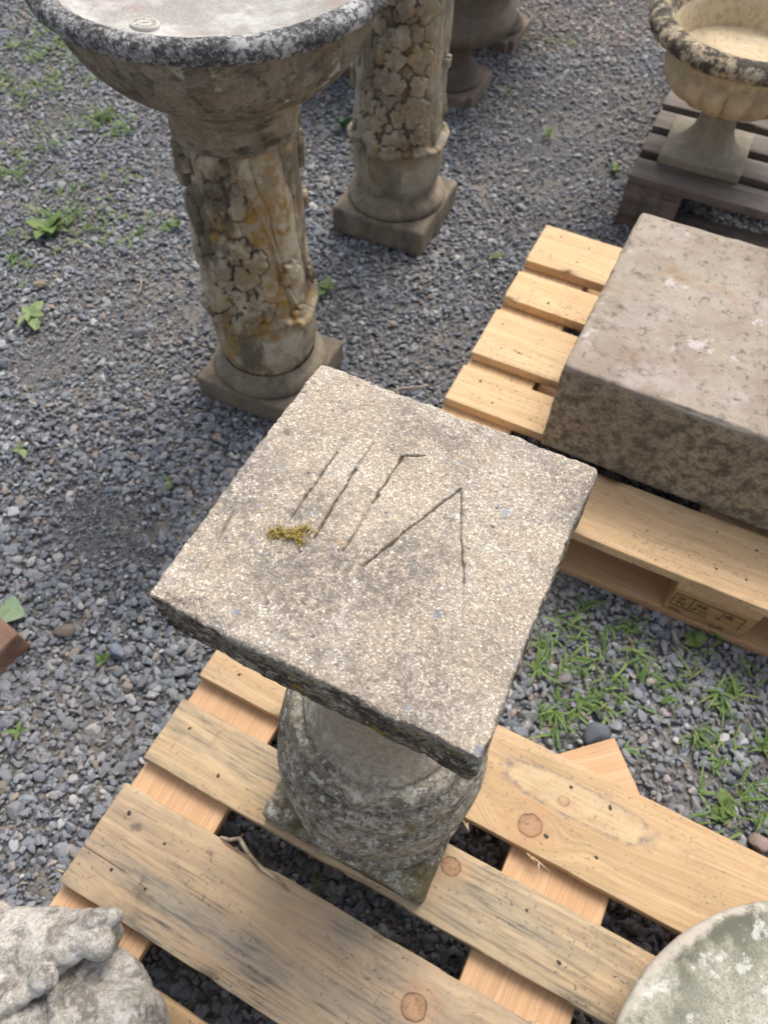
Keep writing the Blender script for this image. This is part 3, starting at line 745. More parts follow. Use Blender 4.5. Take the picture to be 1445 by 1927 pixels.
def column_mat(name, ochre=.9, a=(.42, .36, .26), b=(.30, .25, .175), hi=(.56, .51, .39), dirt=.8):
    t = NT(name)
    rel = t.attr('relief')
    c = t.mix(t.step(t.noise(9, 5, .6), .40, .58), a, b)
    c = t.mix(t.mth('MULTIPLY', t.step(t.noise(24, 3, .5, vec=t.map(loc=(2, 7, 1))), .48, .56), .65), c, hi)
    sm = t.noise(11, 6, .68, vec=t.map(scale=(1, 1, .45), loc=(4, 4, 1)))
    c = t.mix(t.mth('MULTIPLY', t.step(sm, .47, .55), dirt), c, (.10, .078, .054))
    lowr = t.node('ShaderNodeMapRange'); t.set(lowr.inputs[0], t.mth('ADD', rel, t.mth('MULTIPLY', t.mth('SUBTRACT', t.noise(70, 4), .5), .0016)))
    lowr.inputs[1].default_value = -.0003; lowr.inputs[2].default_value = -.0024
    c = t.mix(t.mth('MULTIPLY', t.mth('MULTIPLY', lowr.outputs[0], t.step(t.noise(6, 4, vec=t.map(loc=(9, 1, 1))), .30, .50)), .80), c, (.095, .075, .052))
    oc = t.mth('MULTIPLY', t.step(t.noise(10, 5, .65, vec=t.map(scale=(1, 1, .6), loc=(1, 8, 3))), .50, .62), ochre)
    c = t.mix(t.mth('MULTIPLY', oc, t.step(t.noise(60, 4), .35, .6)), c, (.34, .20, .05))
    c = t.mix(t.mth('MULTIPLY', t.step(t.noise(120, 4, .7), .55, .68), .4), c, (.09, .08, .065))
    return t.finish(c, .9, t.mth('ADD', t.noise(220, 5, .7), t.mth('MULTIPLY', t.noise(60, 4), 1.2)), .55, .0014)
def shaft(z0, z1, ztop, rfn, leaves, seed, SN=460, ZN=440):
    L = 2*math.pi*.108
    H, z, crev = relief(SN, ZN, L, z0, z1, leaves, seed, .108)
    th = np.linspace(0, 2*np.pi, SN, endpoint=False)
    base = np.array([rfn(q) for q in z])[:, None]
    # band (torn collar) around z=.235: scalloped ring that overhangs a lower leafy cup
    zb = .234+.011*np.abs(np.sin(th*2.5+seed))+.003*np.sin(th*11+1)
    Z = z[:, None]*np.ones(SN)
    below = 1-sstep(Z-zb, -.004, .0)
    cup = .0050*np.abs(np.sin(th*4+.6))[None, :]**.5*np.sin(np.clip((Z-z0)/(.22-z0), 0, 1)*math.pi)
    cup = cup+.0006*np.sin(th*70+Z*30)[:]
    H = H*(1-below)+cup*below
    ring = np.exp(-((Z-zb-.004)/.0075)**4)
    H = H*.78
    RR = base+np.maximum(H, -.004)*(1-.7*ring)+ring*(.0145+.003*np.sin(th*5+2)[None, :])
    V = np.stack([RR*np.cos(th), RR*np.sin(th), Z], -1).reshape(-1, 3)
    a = np.arange(ZN*SN).reshape(ZN, SN); b = np.roll(a, -1, 1)
    F = np.stack([a[:-1], b[:-1], b[1:], a[1:]], -1).reshape(-1, 4)
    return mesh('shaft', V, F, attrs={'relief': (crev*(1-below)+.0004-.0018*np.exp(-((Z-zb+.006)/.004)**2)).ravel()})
PLM = stone('brown_plinth_stone', (.28, .225, .155), (.20, .165, .125), (.12, .10, .08), grain=600, gamt=.2, stains=[((.10, .085, .07), 14, .5, .7, .5), ((.27, .235, .19), 30, .56, .7, .5)])
PLM2 = stone('grey_plinth_stone', (.29, .24, .17), (.20, .165, .12), (.13, .11, .085), grain=600, gamt=.2, stains=[((.09, .08, .07), 18, .5, .66, .7, None, (1, 1, .3)), ((.29, .26, .21), 30, .54, .68, .5)])
def plinth_me(hx, hz, seed, r=.006):
    V, F = rbox(hx, hx, hz, r, 50, 50, 8, lambda P, N: P+N*((fbm(P, 25, 3, seed)*.0018+fbm(P, 120, 3, seed+2)*.0006)[:, None]))
    return mesh('plinth', V, F)
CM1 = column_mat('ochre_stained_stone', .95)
fo = thing('fountain', 'tall birdbath fountain basin on a column carved with vine leaves', 'fountain', (-.263, 1.163, 0), R(-22.5))
obj('plinth', plinth_me(.119, .030, 3), PLM, fo, (0, 0, .030))
V, F = lathe([(.02, .059)]+smooth_prof([(.116, .059), (.1215, .066), (.121, .078), (.114, .088), (.105, .094)], 5).tolist()+[(.100, .102), (.098, .106)], 128, disp=rough_disp(.0012, 50, 8))
obj('base_ring', mesh('base_ring', V, F), PLM2, fo)
rf1 = lambda z: np.interp(z, [.10, .13, .20, .235, .26, .4, .60], [.092, .099, .104, .1035, .100, .099, .0985])
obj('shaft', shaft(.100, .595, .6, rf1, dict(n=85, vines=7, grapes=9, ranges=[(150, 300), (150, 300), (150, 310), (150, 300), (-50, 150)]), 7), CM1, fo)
CAPM = stone('stained_collar_stone', (.34, .285, .20), (.25, .205, .145), (.09, .075, .055), grain=600, gamt=.2, stains=[((.045, .038, .03), 14, .5, .64, .8, None, (1, 1, 3)), ((.27, .23, .165), 20, .54, .68, .5)])
V, F = lathe(smooth_prof([(.096, .588), (.104, .592), (.105, .60), (.101, .606)], 4).tolist()+smooth_prof([(.1035, .612), (.103, .625), (.106, .64), (.1095, .652)], 4).tolist()+[(.10, .656), (.03, .656)], 128, disp=rough_disp(.0008, 60, 9))
obj('collar', mesh('collar', V, F), CAPM, fo)
def vm(lo, hi):
    def f(t):
        z = t.sep()[2]; k = t.node('ShaderNodeMapRange'); t.set(k.inputs[0], z); k.inputs[1].default_value = lo; k.inputs[2].default_value = hi; return k.outputs[0]
    return f
BOWLM = stone('weathered_basin_stone', (.34, .295, .23), (.26, .22, .17), (.12, .10, .08), grain=500, gamt=.25,
              stains=[((.065, .052, .038), 8, .42, .74, .7, None, (1.6, 1.6, .25)), ((.38, .34, .28), 11, .53, .68, .6, None, (1.8, 1.8, .25)), ((.07, .058, .045), 60, .57, .66, .6), ((.55, .53, .48), 9, .69, .71, .8), ((.24, .18, .09), 13, .57, .66, .3), ((.42, .41, .38), 16, .67, .70, .9), ((.05, .045, .038), 38, .58, .66, .6)], bump=.6)
prof = [(.03, .658), (.098, .657), (.112, .662)]+smooth_prof([(.112, .662), (.150, .678), (.188, .706), (.215, .742), (.229, .780), (.233, .800)], 8).tolist()
V, F = lathe(prof, 180, disp=rough_disp(.0016, 22, 12))
obj('basin_bowl', mesh('basin', V, F), BOWLM, fo)
RIMM = stone('black_lichened_rim_stone', (.42, .42, .41), (.26, .26, .255), (.14, .14, .14), grain=420, gamt=.5,
             stains=[((.045, .045, .048), 9, .46, .58, .8), ((.60, .60, .59), 11, .55, .66, .75), ((.58, .58, .57), 170, .56, .64, .6), ((.03, .03, .03), 120, .53, .60, .8)], bump=.9, bdist=.002)
rp = [(.232+.0*0, .797)]+[(.2345+.0165*math.cos(a), .8085+.0155*math.sin(a)) for a in np.linspace(-1.9, 2.6, 20)]+[(.214, .808)]
V, F = lathe(rp, 220, disp=rough_disp(.0012, 60, 13))
obj('rim', mesh('rim', V, F), RIMM, fo)
INM = stone('pale_basin_lining', (.42, .41, .39), (.33, .32, .30), (.24, .22, .20), grain=700, gamt=.22,
            stains=[((.66, .65, .63), 11, .50, .68, .7), ((.34, .23, .19), 9, .60, .70, .5), ((.045, .04, .02), 20, .70, .72, .95)], bump=.5)
V, F = lathe(smooth_prof([(.216, .809), (.206, .800), (.185, .790), (.13, .780), (.06, .777), (.0005, .776)], 6).tolist(), 120, disp=None)
obj('basin_lining', mesh('lining', V, F[:, ::-1].copy()), INM, fo)
# round maker's medallion on the lining
tm = NT('medallion_paint'); MEDM = tm.finish(tm.mix(tm.noise(60, 3), (.56, .55, .50), (.48, .46, .41)), .8)
tm2 = NT('medallion_print'); MEDP = tm2.finish((.30, .285, .25), .85)
md = bpy.data.objects.new('medallion', None); C.objects.link(md); md.parent = fo
V, F = lathe([(.0002, .0004), (.0165, .0004), (.0185, .0003), (.0187, 0), (.0187, -.004)], 40)
med = obj('medallion', mesh('medallion', V, F), MEDM, fo)
bpy.data.objects.remove(md)
wp = Vector((-.337, 1.046, .7885)); rel_ = wp-Vector((-.263, 1.163, 0)); a_ = R(22.5)
med.location = (rel_.x*math.cos(a_)-rel_.y*math.sin(a_), rel_.x*math.sin(a_)+rel_.y*math.cos(a_), .7855)
med.name = 'medallion'
ml = med.location; out_ = Vector((ml.x, ml.y, 0)).normalized()
med.rotation_euler = Vector((-out_.x*.13, -out_.y*.13, 1)).to_track_quat('Z', 'Y').to_euler()
for rr_ in (.0158, .0098):
    V, F = lathe([(rr_-.0004, .0003), (rr_-.0004, .0007), (rr_+.0004, .0007), (rr_+.0004, .0003)], 40); obj('ring', mesh('ring', V, F), MEDP, med)
for k in range(17):      # worn, unreadable raised characters round the edge
    if k in (5, 11): continue
    V, F = rbox(.0011 if k % 3 else .0005, .0019, .0003, 0, 2, 2, 2); an = math.pi*.95-k*2*math.pi/17
    obj('worn_letter', mesh('worn_letter', V, F, False), MEDP, med, (.0128*math.cos(an), .0128*math.sin(an), .0006), an-math.pi/2+.2*(k % 2))
for q in (-.002, .0022):
    V, F = rbox(.0042, .0011, .0003, 0, 2, 2, 2); obj('emblem_bar', mesh('bar', V, F, False), MEDP, med, (q*.5, q*1.2, .0006), R(35))
# water-worn shaft of the second column
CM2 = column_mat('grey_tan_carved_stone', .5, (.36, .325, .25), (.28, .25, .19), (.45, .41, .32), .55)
co2 = thing('carved_column', 'tall stone column carved with ivy leaves standing behind the fountain', 'column', (-.003, 1.760, 0), R(-22.4))
obj('plinth', plinth_me(.127, .037, 6, .010), PLM2, co2, (0, 0, .037))
V, F = lathe([(.02, .072)]+smooth_prof([(.118, .073), (.126, .080), (.125, .092), (.116, .104), (.108, .110)], 5).tolist()+[(.103, .118), (.101, .124)], 128, disp=rough_disp(.0012, 50, 18))
obj('base_ring', mesh('base_ring', V, F), PLM2, co2)
rf2 = lambda z: np.interp(z, [.118, .15, .22, .25, .28, .6, .95], [.098, .106, .110, .108, .105, .104, .103])
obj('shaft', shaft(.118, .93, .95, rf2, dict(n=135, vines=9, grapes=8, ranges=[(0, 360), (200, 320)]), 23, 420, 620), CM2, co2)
V, F = lathe([(.100, .925), (.118, .93), (.122, .945), (.115, .955), (.13, .97), (.13, .99), (.01, .99)], 96); obj('capital', mesh('capital', V, F), PLM2, co2)

# ------------------------------------------------------------------ brown urns at the back
UM = stone('brown_urn_stone', (.165, .135, .105), (.125, .10, .08), (.10, .08, .065), grain=500, gamt=.18, stains=[((.21, .175, .14), 12, .55, .7, .5)], bump=.4)
UMB = stone('brown_urn_base_stone', (.25, .195, .155), (.19, .15, .12), (.14, .11, .09), grain=500, gamt=.18, stains=[((.33, .27, .21), 14, .55, .7, .5)], bump=.4)
def notched(h, n, z0, z1):
    pts = [(-h+n, -h), (h-n, -h), (h-n*.9, -h+n*.75), (h-n*.15, -h+n*.9), (h, -h+n)]
    out = []
    for k in range(4):
        c_, s_ = [(1, 0), (0, 1), (-1, 0), (0, -1)][k]
        for x, y in [(h, -h+n), (h, h-n), (h-n*.8, h-n*.8)][:3]: out.append((x*c_-y*s_, x*s_+y*c_))
    m = len(out); V = [(x, y, z0) for x, y in out]+[(x, y, z1-.004) for x, y in out]+[(x*.97, y*.97, z1) for x, y in out]
    F = []
    for L_ in range(2):
        for i in range(m): F.append([L_*m+i, L_*m+(i+1) % m, (L_+1)*m+(i+1) % m, (L_+1)*m+i])
    F.append([2*m+i for i in range(m)]); F.append(list(range(m))[::-1])
    return mesh('base', V, F, False)
def brown_urn():
    t = thing('garden_urn', 'x', 'urn', (0, 0, 0), R(-23))
    obj('base', notched(.112, .022, 0, .035), UMB, t)
    pf = [(.02, .034)]+smooth_prof([(.104, .035), (.105, .045), (.096, .052), (.092, .06)], 4).tolist()+smooth_prof([(.085, .064), (.066, .085), (.060, .11), (.064, .135)], 5).tolist()+smooth_prof([(.072, .138), (.078, .146), (.072, .154)], 4).tolist()+\
        smooth_prof([(.068, .156), (.12, .166), (.165, .19), (.180, .22), (.170, .25), (.160, .262)], 6).tolist()+smooth_prof([(.157, .266), (.156, .30), (.165, .36), (.190, .42), (.215, .45)], 6).tolist()+[(.225, .455), (.225, .47), (.20, .47), (.17, .40), (.14, .3), (.01, .27)]
    V, F = lathe(pf, 96, disp=rough_disp(.0008, 40, 4)); obj('body', mesh('body', V, F), UM, t)
    return t
def copy_tree(o, parent=None):
    c_ = o.copy(); C.objects.link(c_)
    if parent: c_.parent = parent; c_.matrix_parent_inverse = o.matrix_parent_inverse.copy()
    for ch in list(o.children): copy_tree(ch, c_)
    return c_
u1 = brown_urn(); u1.location = (.150, 2.440, 0); u1['group'] = 'brown stone urns at the back'
u1['label'] = 'brown footed urn directly behind the ivy carved column'
u2 = copy_tree(u1); u2.location = (.30, 2.80, 0); u2['label'] = 'farthest brown urn, its square foot showing behind another urn'
u3 = copy_tree(u1); u3.location = (-.235, 2.60, 0); u3['label'] = 'brown urn hidden behind the fountain basin, only its foot corner showing'

# ------------------------------------------------------------------ cream urn
CU = stone('cream_urn_stone', (.60, .49, .32), (.54, .44, .29), (.46, .385, .26), grain=700, gamt=.12, stains=[((.36, .30, .20), 9, .5, .64, .6), ((.66, .58, .44), 12, .55, .68, .5), ((.25, .21, .14), 60, .56, .62, .35)], bump=.25)
CF = stone('greyed_urn_foot_stone', (.33, .285, .215), (.27, .24, .18), (.2, .185, .15), grain=700, gamt=.2, stains=[((.17, .165, .13), 10, .5, .68, .6), ((.40, .35, .27), 25, .55, .7, .5)], bump=.35)
CR = stone('blotched_urn_rim_stone', (.47, .39, .26), (.38, .31, .20), (.25, .2, .14), grain=500, gamt=.3,
           stains=[((.045, .04, .035), 24, .50, .56, .9), ((.56, .51, .40), 40, .56, .64, .6), ((.05, .045, .04), 70, .57, .62, .8), ((.40, .23, .06), 20, .67, .7, .7)], bump=1.0, bdist=.003)
cu = thing('garden_urn', 'cream stone urn with fluted bowl and black spotted rim', 'urn', (.803, 1.885, .144), R(-22.5))
V, F = rbox(.104, .104, .013, .003, 20, 20, 4, lambda P, N: P+N*(fbm(P, 40, 3, 6)[:, None]*.0008))
obj('foot', mesh('foot', V, F), CF, cu, (0, 0, .013))
def flute(V):
    V = V.copy(); th = np.arctan2(V[:, 1], V[:, 0]); k = np.sin(np.clip((V[:, 2]-.03)/.085, 0, 1)*math.pi)
    q = 1-.055*k*np.abs(np.sin(th*8))**.6; V[:, 0] *= q; V[:, 1] *= q; return V
V, F = lathe(smooth_prof([(.098, .025), (.080, .030), (.063, .045), (.051, .07), (.045, .10), (.044, .118)], 7).tolist()+smooth_prof([(.052, .120), (.055, .127), (.050, .134), (.046, .140)], 4).tolist(), 160, disp=flute)
obj('stem', mesh('stem', V, F), CF, cu)
def gadroon(V):
    V = V.copy(); th = np.arctan2(V[:, 1], V[:, 0]); k = np.sin(np.clip((V[:, 2]-.13)/.112, 0, 1)*math.pi)**.8
    q = 1+.13*k*(np.abs(np.cos(th*9))**.5-.7); V[:, 0] *= q; V[:, 1] *= q; V[:, 2] += 0; return V
V, F = lathe([(.03, .14)]+smooth_prof([(.05, .140), (.098, .146), (.140, .166), (.166, .196), (.171, .222), (.163, .244)], 9).tolist()+smooth_prof([(.164, .248), (.167, .262), (.176, .276), (.190, .288)], 5).tolist(), 320, disp=gadroon)
obj('bowl', mesh('bowl', V, F), CU, cu)
def egg(V):
    V = V.copy(); th = np.arctan2(V[:, 1], V[:, 0]); r_0 = np.hypot(V[:, 0], V[:, 1])
    k = sstep(r_0, .215, .235)
    q = 1+(.010*k*np.abs(np.cos(th*22))+.006*fbm(V, 60, 4, 3)+.004*fbm(V, 20, 2, 4)); V[:, 0] *= q; V[:, 1] *= q; V[:, 2] += .002*fbm(V, 50, 3, 8); return V
V, F = lathe([(.186, .285)]+[(.210+.028*math.cos(a), .304+.022*math.sin(a)) for a in np.linspace(-1.7, 2.7, 24)]+[(.178, .302)], 400, disp=egg)
obj('rim', mesh('rim', V, F), CR, cu)
V, F = lathe(smooth_prof([(.186, .308), (.176, .295), (.166, .27), (.158, .245), (.150, .236), (.10, .230), (.001, .229)], 6).tolist(), 120)
obj('lining', mesh('lining', V, F[:, ::-1].copy()), CU, cu)

# ------------------------------------------------------------------ big stone block
def topm(t):
    z = t.sep()[2]; k = t.node('ShaderNodeMapRange'); t.set(k.inputs[0], t.mth('ADD', z, t.mth('MULTIPLY', t.mth('SUBTRACT', t.noise(24, 4), .5), .014))); k.inputs[1].default_value = .092; k.inputs[2].default_value = .099; return k.outputs[0]
def blk(t, c):
    m_ = topm(t)
    tc = t.mix(t.step(t.noise(7, 7, .7), .40, .60), (.37, .32, .255), (.29, .24, .195))
    tc = t.mix(t.mth('MULTIPLY', t.step(t.noise(9, 6, .7, vec=t.map(loc=(2, 2, 6))), .50, .70), .8), tc, (.44, .385, .36))
    tc = t.mix(t.mth('MULTIPLY', t.step(t.noise(24, 5, .7, vec=t.map(loc=(6, 2, 1))), .55, .68), .6), tc, (.12, .10, .085))
    tc = t.mix(t.mth('MULTIPLY', t.step(t.noise(14, 6, .75, vec=t.map(loc=(1, 9, 1))), .60, .635), .85), tc, (.52, .48, .46))
    tc = t.mix(t.mth('MULTIPLY', t.step(t.noise(70, 4, .7, vec=t.map(loc=(3, 3, 3))), .57, .64), .6), tc, (.10, .08, .065))
    tc = t.mix(t.mth('MULTIPLY', t.step(t.noise(6, 4, .7, vec=t.map(loc=(8, 3, 3))), .60, .68), .5), tc, (.30, .17, .08))
    return t.mix(m_, c, tc)
BLM = stone('patchy_block_stone', (.42, .355, .25), (.34, .285, .20), (.25, .205, .15), grain=420, gamt=.28,
            stains=[((.15, .122, .09), 9, .46, .70, .75), ((.46, .39, .28), 17, .48, .68, .6), ((.09, .073, .055), 44, .51, .64, .75), ((.09, .073, .055), 110, .54, .62, .5)], bump=.9, bdist=.002, extra=blk)
def bdisp(P, N):
    e = fbm(P, 14, 4, 5); P = P+N*((fbm(P, 8, 3, 2)*.0035+fbm(P, 60, 3, 3)*.0009)[:, None])
    ed = (np.abs(N).max(1) < .96); P = P-N*(ed*np.clip(fbm(P, 15, 4, 5)+.05, 0, 1)*.010)[:, None]; P = P+N*(fbm(P, 150, 3, 9)*.0006)[:, None]
    return P
V, F = rbox(.29, .236, .1065, .005, 150, 120, 44, bdisp)
bo = obj('stone_block', mesh('stone_block', V, F), BLM, None)
ex = Vector((math.cos(R(-24.6)), math.sin(R(-24.6)), 0)); ey = Vector((math.cos(R(65.6)), math.sin(R(65.6)), 0))
bp_ = Vector((.2905, .887, 0))+ex*.29+ey*.236
bo.location = (bp_.x, bp_.y, .144+.1065); bo.rotation_euler = (0, 0, R(-24.5))
tag(bo, 'big rectangular weathered stone block lying on the clean pallet', 'stone block')

# ------------------------------------------------------------------ round lichened top at bottom right
def edge_mask(t, lo=.20, hi=.27, amp=.05):
    x, y, z = t.sep(); d = t.mth('SQRT', t.mth('ADD', t.mth('MULTIPLY', x, x), t.mth('MULTIPLY', y, y)))
    d = t.mth('ADD', d, t.mth('MULTIPLY', t.mth('SUBTRACT', t.noise(22, 5, .7), .5), amp))
    k = t.node('ShaderNodeMapRange'); t.set(k.inputs[0], d); k.inputs[1].default_value = lo; k.inputs[2].default_value = hi; return k.outputs[0]
def rim_mask(t): return edge_mask(t, .276, .283, .045)
DM = stone('green_lichened_disc_stone', (.42, .41, .345), (.36, .355, .29), (.28, .28, .22), grain=450, gamt=.25,
           stains=[((.25, .25, .175), 7, .42, .62, .65, edge_mask), ((.10, .10, .075), 16, .47, .58, .85, edge_mask), ((.66, .65, .61), 26, .60, .66, .6), ((.26, .24, .19), 40, .60, .66, .6), ((.07, .07, .06), 26, .68, .71, .8), ((.50, .45, .39), 10, .46, .54, .85, rim_mask)], bump=.6)
dc = thing('birdbath_top', 'round pale green lichened stone disc at the bottom right corner', 'birdbath top', (.5306, -.177, .1435), 0)
pf = smooth_prof([(.06, .0), (.07, .02), (.12, .045), (.20, .066), (.262, .078), (.284, .085), (.2895, .093), (.288, .101), (.281, .106)], 7).tolist()+smooth_prof([(.281, .106), (.27, .1065), (.2, .1055), (.1, .104), (.0005, .103)], 12).tolist()
def dd(V):
    V = V.copy(); th = np.arctan2(V[:, 1], V[:, 0]); q = 1+.006*fbm(V, 12, 4, 3)+.003*fbm(V, 60, 3, 5); V[:, 0] *= q; V[:, 1] *= q
    V[:, 2] += .0012*fbm(V, 18, 4, 9)+.0006*fbm(V, 120, 3, 2); return V
V, F = lathe(pf, 360, disp=dd)
obj('disc', mesh('disc', V, F), DM, dc)
V, F = lathe([(.001, .0), (.062, 0), (.062, .012)], 60); obj('underside_boss', mesh('boss', V, F), DM, dc)

# ------------------------------------------------------------------ carved fragment bottom left
def blobs():
    import bmesh
    bm = bmesh.new()
    def el(c_, r, rot=(0, 0, 0)):
        mt = Matrix.Translation(c_) @ Euler(rot).to_matrix().to_4x4() @ Matrix.Diagonal((*r, 1))
        bmesh.ops.create_icosphere(bm, subdivisions=3, radius=1, matrix=mt)
    def cap(a, b, ra, rb, n=7):
        for k in range(n):
            t_ = k/(n-1); r = ra+(rb-ra)*t_; p = [a[i]+(b[i]-a[i])*t_ for i in range(3)]; el(p, (r, r, r))
    el((-.283, -.048, .185), (.055, .047, .060)); el((-.262, -.085, .182), (.046, .060, .060)); el((-.31, -.10, .18), (.080, .065, .066))
    el((-.320, -.040, .19), (.050, .040, .052)); el((-.35, -.06, .182), (.08, .055, .052)); el((-.41, -.07, .185), (.08, .07, .050))
    el((-.385, .022, .212), (.036, .030, .030)); el((-.362, .032, .222), (.030, .025, .024)); el((-.342, .040, .226), (.025, .021, .020))
    el((-.319, .035, .230), (.0215, .0180, .020)); el((-.313, .031, .226), (.014, .013, .016)); el((-.328, .058, .230), (.0225, .0140, .020), (0, 0, .35)); el((-.312, .063, .224), (.015, .012, .018), (0, 0, .2)); el((-.338, .062, .226), (.014, .010, .014))
    for k in range(6):
        x = -.384-k*.0125; cap((x+.002, .066-.003*k-.004*(k % 2), .208), (x-.014, -.012-.005*k, .228-.003*(k % 2)), .0050+.0025*(k % 2), .0075)
    el((-.395, .040, .190), (.050, .036, .042)); el((-.355, .052, .195), (.032, .022, .034)); el((-.43, .03, .188), (.05, .045, .045)); el((-.325, .048, .20), (.022, .020, .045))
    cap((-.470, .05, .19), (-.455, -.02, .22), .03, .03)
    el((-.368, -.003, .243), (.0165, .0145, .014)); cap((-.378, -.011, .234), (-.455, -.058, .234), .012, .014); cap((-.356, -.014, .234), (-.340, -.055, .230), .008, .012)
    for k in range(4): cap((-.252+.0062*k, -.022-.008*k, .236-.012*k), (-.236+.0062*k, -.12, .230-.012*k), .0048, .0048, 14)
    el((-.37, -.02, .172), (.115, .065, .032))
    me = bpy.data.meshes.new('frag'); bm.to_mesh(me); bm.free()
    o = bpy.data.objects.new('tmp', me); C.objects.link(o)
    m = o.modifiers.new('r', 'REMESH'); m.mode = 'VOXEL'; m.voxel_size = .0020
    m2 = o.modifiers.new('s', 'SMOOTH'); m2.factor = .5; m2.iterations = 3
    me2 = bpy.data.meshes.new_from_object(o.evaluated_get(bpy.context.evaluated_depsgraph_get()))
    bpy.data.objects.remove(o)
    n = len(me2.vertices); co = np.zeros(n*3, np.float32); me2.vertices.foreach_get('co', co); co = co.reshape(-1, 3).astype(float)
    nr = np.zeros(n*3, np.float32); me2.vertices.foreach_get('normal', nr); nr = nr.reshape(-1, 3)
    co += nr*((fbm(co, 45, 4, 3)*.0018+fbm(co, 160, 3, 6)*.0009+fbm(co, 400, 2, 9)*.0005)[:, None])
    co[:, 2] = np.maximum(co[:, 2], .1446)
    me2.vertices.foreach_set('co', co.astype(np.float32).ravel()); me2.update()
    me2.polygons.foreach_set('use_smooth', np.ones(len(me2.polygons), bool)); me2.name = 'fragment'
    return me2
FM = stone('weathered_statue_stone', (.47, .44, .39), (.37, .34, .30), (.29, .26, .23), grain=420, gamt=.28,
           stains=[((.12, .105, .09), 26, .52, .62, .75), ((.60, .60, .58), 26, .55, .66, .65), ((.25, .27, .20), 18, .58, .7, .45), ((.50, .50, .49), 120, .56, .66, .5), ((.22, .19, .16), 12, .58, .72, .5)], bump=.9, bdist=.0018)
tag(obj('statue_fragment', blobs(), FM), 'weathered carved stone statue fragment resting on the near pallet corner at lower left', 'statue')

# ------------------------------------------------------------------ brick, twigs, offcuts of plants
BM_ = stone('red_brick', (.30, .17, .11), (.22, .13, .09), (.16, .11, .08), grain=700, gamt=.2, stains=[((.36, .24, .18), 20, .5, .65, .6)], bump=.6)
V, F = rbox(.05, .1, .0325, .006, 20, 30, 14, lambda P, N: P+N*(fbm(P, 50, 4, 6)[:, None]*.0025))
b_ = obj('brick', mesh('brick', V, F), BM_, None, (-.728, .508, .030), R(-34)); b_.rotation_euler = (0, 0, R(56))
tag(b_, 'red brown brick cut off by the left edge of the picture', 'brick')
TWM = (lambda t: t.finish(t.mix(t.step(t.noise(60, 4, vec=t.map(scale=(1, 1, .3))), .4, .6), (.48, .40, .29), (.22, .17, .12)), .85))(NT('dry_twig'))
def twig(label, paths, nm='twig'):
    t0 = Vector(paths[0][0][0]); V = []; F = []
    for pts, rads in paths:
        v, f = tube([Vector(p)-t0 for p in pts], rads, 7); k = len(V); V += v; F += [[i+k for i in q] for q in f]
    o = obj(nm, mesh('twig', V, F), TWM, None, t0); tag(o, label, 'twig')
twig('broken dry twig bridging the gap beside the grey board of the near pallet', [([(-.209, .171, .140), (-.195, .168, .143), (-.181, .170, .146), (-.165, .150, .148), (-.145, .133, .1475), (-.122, .120, .1465), (-.105, .108, .146)], [.0024, .0029, .0031, .0029, .0026, .0021, .001]),
      ([(-.181, .170, .146), (-.176, .176, .150)], [.0008, .0003])])
twig('second shorter brown twig tucked under the broken one by the grey board', [([(-.186, .160, .136), (-.170, .145, .139), (-.156, .132, .143)], [.0012, .0016, .0008])])
twig('dry stick lying on the gravel behind the slab corner', [([(.005, 1.122, .012), (.03, 1.134, .014), (.06, 1.138, .013), (.088, 1.148, .012)], [.002, .0028, .0026, .0015])], 'stick')
twig('thin curved stick on the gravel left of the fountain column', [([(-.632, 1.475, .012), (-.622, 1.45, .013), (-.618, 1.43, .012), (-.619, 1.40, .012)], [.0012, .002, .002, .001])], 'stick')
SPM = (lambda t: t.finish((.62, .47, .29), .8))(NT('fresh_splinter'))
for (u, v, du, dv, l) in ((.452, .150, .8, .6, .016), (.458, .150, .6, .9, .013), (.556, .149, .97, .2, .030), (.548, .148, .9, .35, .018), (.567, .152, .3, .95, .014), (.30, .333, -.9, -.3, .03), (.62, .328, .8, -.6, .014), (.628, .329, .6, -.8, .011), (-.002, .46, -.9, .1, .012)):
    V, F = tube([(0, 0, 0), (l*.5*du, -l*.5*dv, .0015), (l*du, -l*dv, -.001)], [.0013, .0009, .0002], 5)
    obj('splinter', mesh('splinter', V, F), SPM, p2, (u, -v, .1405))

def leaf_mesh(l, w_, seed, fold=.25, droop=.3, wavy=.04):
    V = []; F = []; n = 9; r = random.Random(seed)
    for i in range(n+1):
        s_ = i/n; wd = w_*max(.06, math.sin(math.pi*min(1, s_**.75*.97+.02))**.8)*(1+r.uniform(-wavy, wavy)*2); x = l*s_; z = l*(.35*s_-droop*s_*s_)
        for j in (-1, -.5, 0, .5, 1): V.append((x, wd*j*.5, z+abs(j)*wd*fold*.5+.0006*math.sin(i*2+j)))
    for i in range(n):
        for j in range(4): a = i*5+j; F.append([a, a+5, a+6, a+1])
    return mesh('leaf', V, F)
def leaf_mat(name, a, b):
    t = NT(name); x, y, z = t.sep(); mid = t.node('ShaderNodeMapRange'); t.set(mid.inputs[0], t.mth('ABSOLUTE', y)); mid.inputs[1].default_value = .0009; mid.inputs[2].default_value = .0002
    c = t.mix(t.mth('MULTIPLY', t.rand(), .8), a, b); c = t.mix(t.mth('MULTIPLY', t.step(t.noise(90, 4), .55, .7), .4), c, (.14, .11, .04)); c = t.mix(t.mth('MULTIPLY', mid.outputs[0], .4), c, (.2, .25, .1))
    t.b.inputs['Subsurface Weight'].default_value = 0.0
    return t.finish(c, .6, t.noise(300, 3), .3, .0005)
LG = leaf_mat('dock_leaf', (.085, .16, .035), (.13, .19, .06)); LP = leaf_mat('pale_rosette_leaf', (.17, .25, .10), (.22, .27, .12)); LB = leaf_mat('bluish_leaf', (.12, .22, .12), (.16, .25, .13))
LMS = {}
